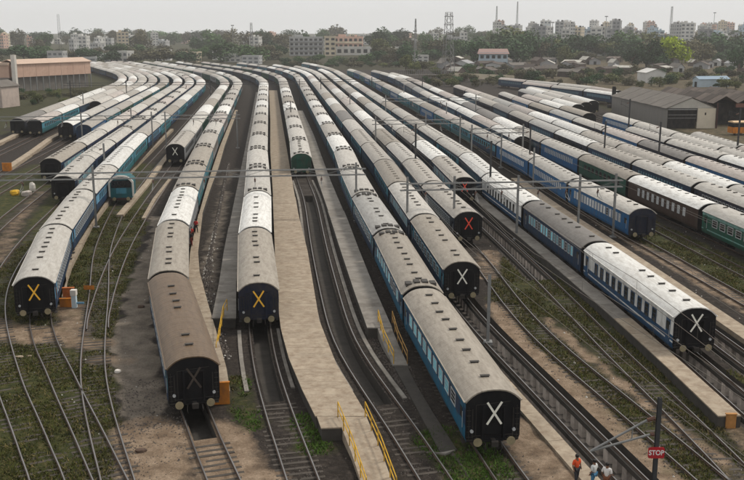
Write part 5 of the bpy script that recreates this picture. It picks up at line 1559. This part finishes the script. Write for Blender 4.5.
# lattice tower
def lattice(x, y, h, w0, w1, label, m=MASTD, arms=()):
    root = empty('lattice_tower', (x, y, 0), .3); tag(root, label, 'tower', 'masts and towers on the skyline')
    q = MB(); n = int(h / 3)
    W_ = lambda z: (w0 + (w1 - w0) * z / h) / 2
    for i in range(n):
        z0, z1 = h * i / n, h * (i + 1) / n; a, b = W_(z0), W_(z1)
        C0 = [(-a, -a, z0), (a, -a, z0), (a, a, z0), (-a, a, z0)]; C1 = [(-b, -b, z1), (b, -b, z1), (b, b, z1), (-b, b, z1)]
        for k in range(4):
            q.bar(C0[k], C1[k], .22); q.bar(C0[k], C1[(k + 1) % 4], .12); q.bar(C1[k], C1[(k + 1) % 4], .12)
    q.build('lattice', m, root)
    for z, l_ in arms: MB().bar((-l_, 0, z), (l_, 0, z), .3).bar((-l_, 0, z), (0, 0, z + 1.2), .15).bar((l_, 0, z), (0, 0, z + 1.2), .15).build('cross_arm', m, root)
lattice(38.5, 478, 32, 5.2, 2.6, 'tall lattice pylon rising behind the footbridge', GALV, ((22, 2.6), (26, 2.6), (30, 2.4)))
lattice(32, 700, 31, 2.0, .6, 'thin mast left of the tall pylon', GALV)
lattice(-109, 860, 29, 2.6, 1.4, 'thin lattice mast behind the left trains', GALV)
lattice(190, 1250, 58, 3.2, .8, 'thin aerial mast on the skyline right of the pylon', GALV)
lattice(395, 1260, 52, 3.0, 1.6, 'dark communications mast on the skyline at right')
lattice(-368, 1120, 40, 3.0, 2.0, 'stout mast on the skyline at left', MASTD)
lattice(150, 1150, 50, 2.6, .8, 'faint thin mast above the city, leftmost pair', GALV)
for i, (px, d, h, lab) in enumerate([(548, 700, 28, 'lamp mast before the dark trees at right'), (600, 760, 33, 'lamp mast beside the dark trees, further right'), (414, 620, 22, 'lamp mast left of the tall pylon'), (236, 760, 26, 'lamp mast behind the curving trains'), (705, 900, 38, 'lamp mast among the white houses at right')]):
    root = empty('light_mast', ((px - 372) / 929 * d, d, 0)); tag(root, lab, 'light mast', 'masts and towers on the skyline')
    MB().tube((0, 0, 0), (0, 0, h), .35, .18, n=8).build('post', GALV, root); MB().box(-1.2, 1.2, -.3, .3, h, h + .7).build('lamp_bank', GALV, root)

# shanties, sheds and small houses beyond the right side of the yard
SLUM = mat('smoky_brick', (0.105, 0.08, 0.068), var=.25, scale=.4, objvar=.4)
br = random.Random(44); SHN = []
for i in range(60):
    px = 440 + 320 * br.random(); d = br.uniform(470, 690)
    if px > 600 and d < 400: continue
    x = (px - 372) / 929 * d
    if 185 < x < 205 and d > 590: continue
    w, L, he = br.uniform(4, 9), br.uniform(5, 13), br.uniform(2.2, 3.4)
    rm = br.choice([ASB, ASBD, ASBD, ASBD, ASB, ASBL, BW['grey']]); wm = br.choice([SLUM, SLUM, SLUM, BW['grey'], BW['pale grey']])
    SHN.append((px, gable_shed(x, d, br.uniform(-1.2, 1.2), w, L, he, he + br.uniform(.8, 2.0), rm, wm, '', 'shanty', cat='hut', group='shanties beyond the right side of the yard'), rm))
nm = {ASB.name: 'grey-roofed', ASBD.name: 'dark-roofed', ASBL.name: 'pale-roofed', BW['grey'].name: 'plain grey'}
cnt = {}
for px, o, rm in sorted(SHN, key=lambda q: q[0]):
    k = nm[rm.name]; cnt[k] = cnt.get(k, 0) + 1
    o['label'] = '%s low shanty, %s from the left beyond the yard' % (k, ordinal(cnt[k]))
gable_shed(129, 428, .1, 9, 11, 4.6, 6.2, BW['white'], BW['white'], 'white gabled hut above the big grey shed', 'hut', cat='hut')
root = gable_shed(137, 398, -1.35, 5, 14, 3.4, 4.4, mat('blue_sheet', (0.22, 0.30, 0.38), var=.2), BW['pale blue'], 'long pale blue low shed above the brown sheds', 'shed', cat='shed')

# the city behind
CITYWIN = mat('grey_city_window', (0.13, 0.14, 0.15), rough=.5, var=.4, scale=.3)  # lighter grey than the other window glass, for lower contrast
cr_ = random.Random(9); CITY = []
for i in range(230):
    px = cr_.choice([cr_.uniform(490, 765), cr_.uniform(490, 765), cr_.uniform(560, 765), cr_.uniform(-20, 490)])
    right = px > 490
    d = cr_.uniform(850, 1800) if right else cr_.uniform(950, 1600)
    x = (px - 372) / 929 * d
    top = cr_.choice([cr_.uniform(21, 31), cr_.uniform(27, 42), cr_.uniform(29, 44)]) if right else cr_.uniform(32, 48)
    h = max(7, CAM_H - (top - 28) * .975 * d / 929)
    w = cr_.uniform(5, 13); nf = max(2, int(h / 3.3))
    c = cr_.choice(['white', 'white', 'white', 'white', 'cream', 'pale grey', 'pale grey', 'grey', 'pale blue', 'pink'])
    CITY.append((px, c, block(x, d, cr_.uniform(-.5, .5), w, cr_.uniform(9, 14), h, nf, max(2, int(w / 3.5)), BW[c], '', group='city buildings on the skyline', winm=CITYWIN, balcony=BW['white'] if cr_.random() < .3 and d < 1000 else None)))
for i in range(26):      # low pale houses among the trees right behind the yard
    px = cr_.uniform(60, 470); d = cr_.uniform(640, 820)
    if 280 < px < 375: continue
    c = cr_.choice(['white', 'white', 'pale grey', 'cream'])
    h = cr_.uniform(4, 8); w = cr_.uniform(7, 20)
    CITY.append((px, c, block((px - 372) / 929 * d, d, cr_.uniform(-.4, .4), w, 8, h, 2, max(2, int(w / 3.5)), BW[c], '', group='city buildings on the skyline', winm=CITYWIN, tank=False)))
cnt = {}
for px, c, o in sorted(CITY, key=lambda q: q[0]):
    cnt[c] = cnt.get(c, 0) + 1
    o['label'] = '%s city building, %s of its colour from the left behind the yard' % (c, ordinal(cnt[c]))

# ------------------------------------------------------------------ haze: one closed box of even, pale air
hz = bpy.data.materials.new('haze_air'); hz.use_nodes = True
hn, hl = hz.node_tree.nodes, hz.node_tree.links
hn.clear()
ho = hn.new('ShaderNodeOutputMaterial'); pv = hn.new('ShaderNodeVolumePrincipled')
pv.inputs['Color'].default_value = (0.99, 0.99, 1.0, 1); pv.inputs['Density'].default_value = 0.00015; pv.inputs['Anisotropy'].default_value = 0.2
hl.new(pv.outputs['Volume'], ho.inputs['Volume'])
o = MB().box(-2300, 2300, -60, 3300, -2.2, 75).build('haze', hz); tag(o, kind='stuff')
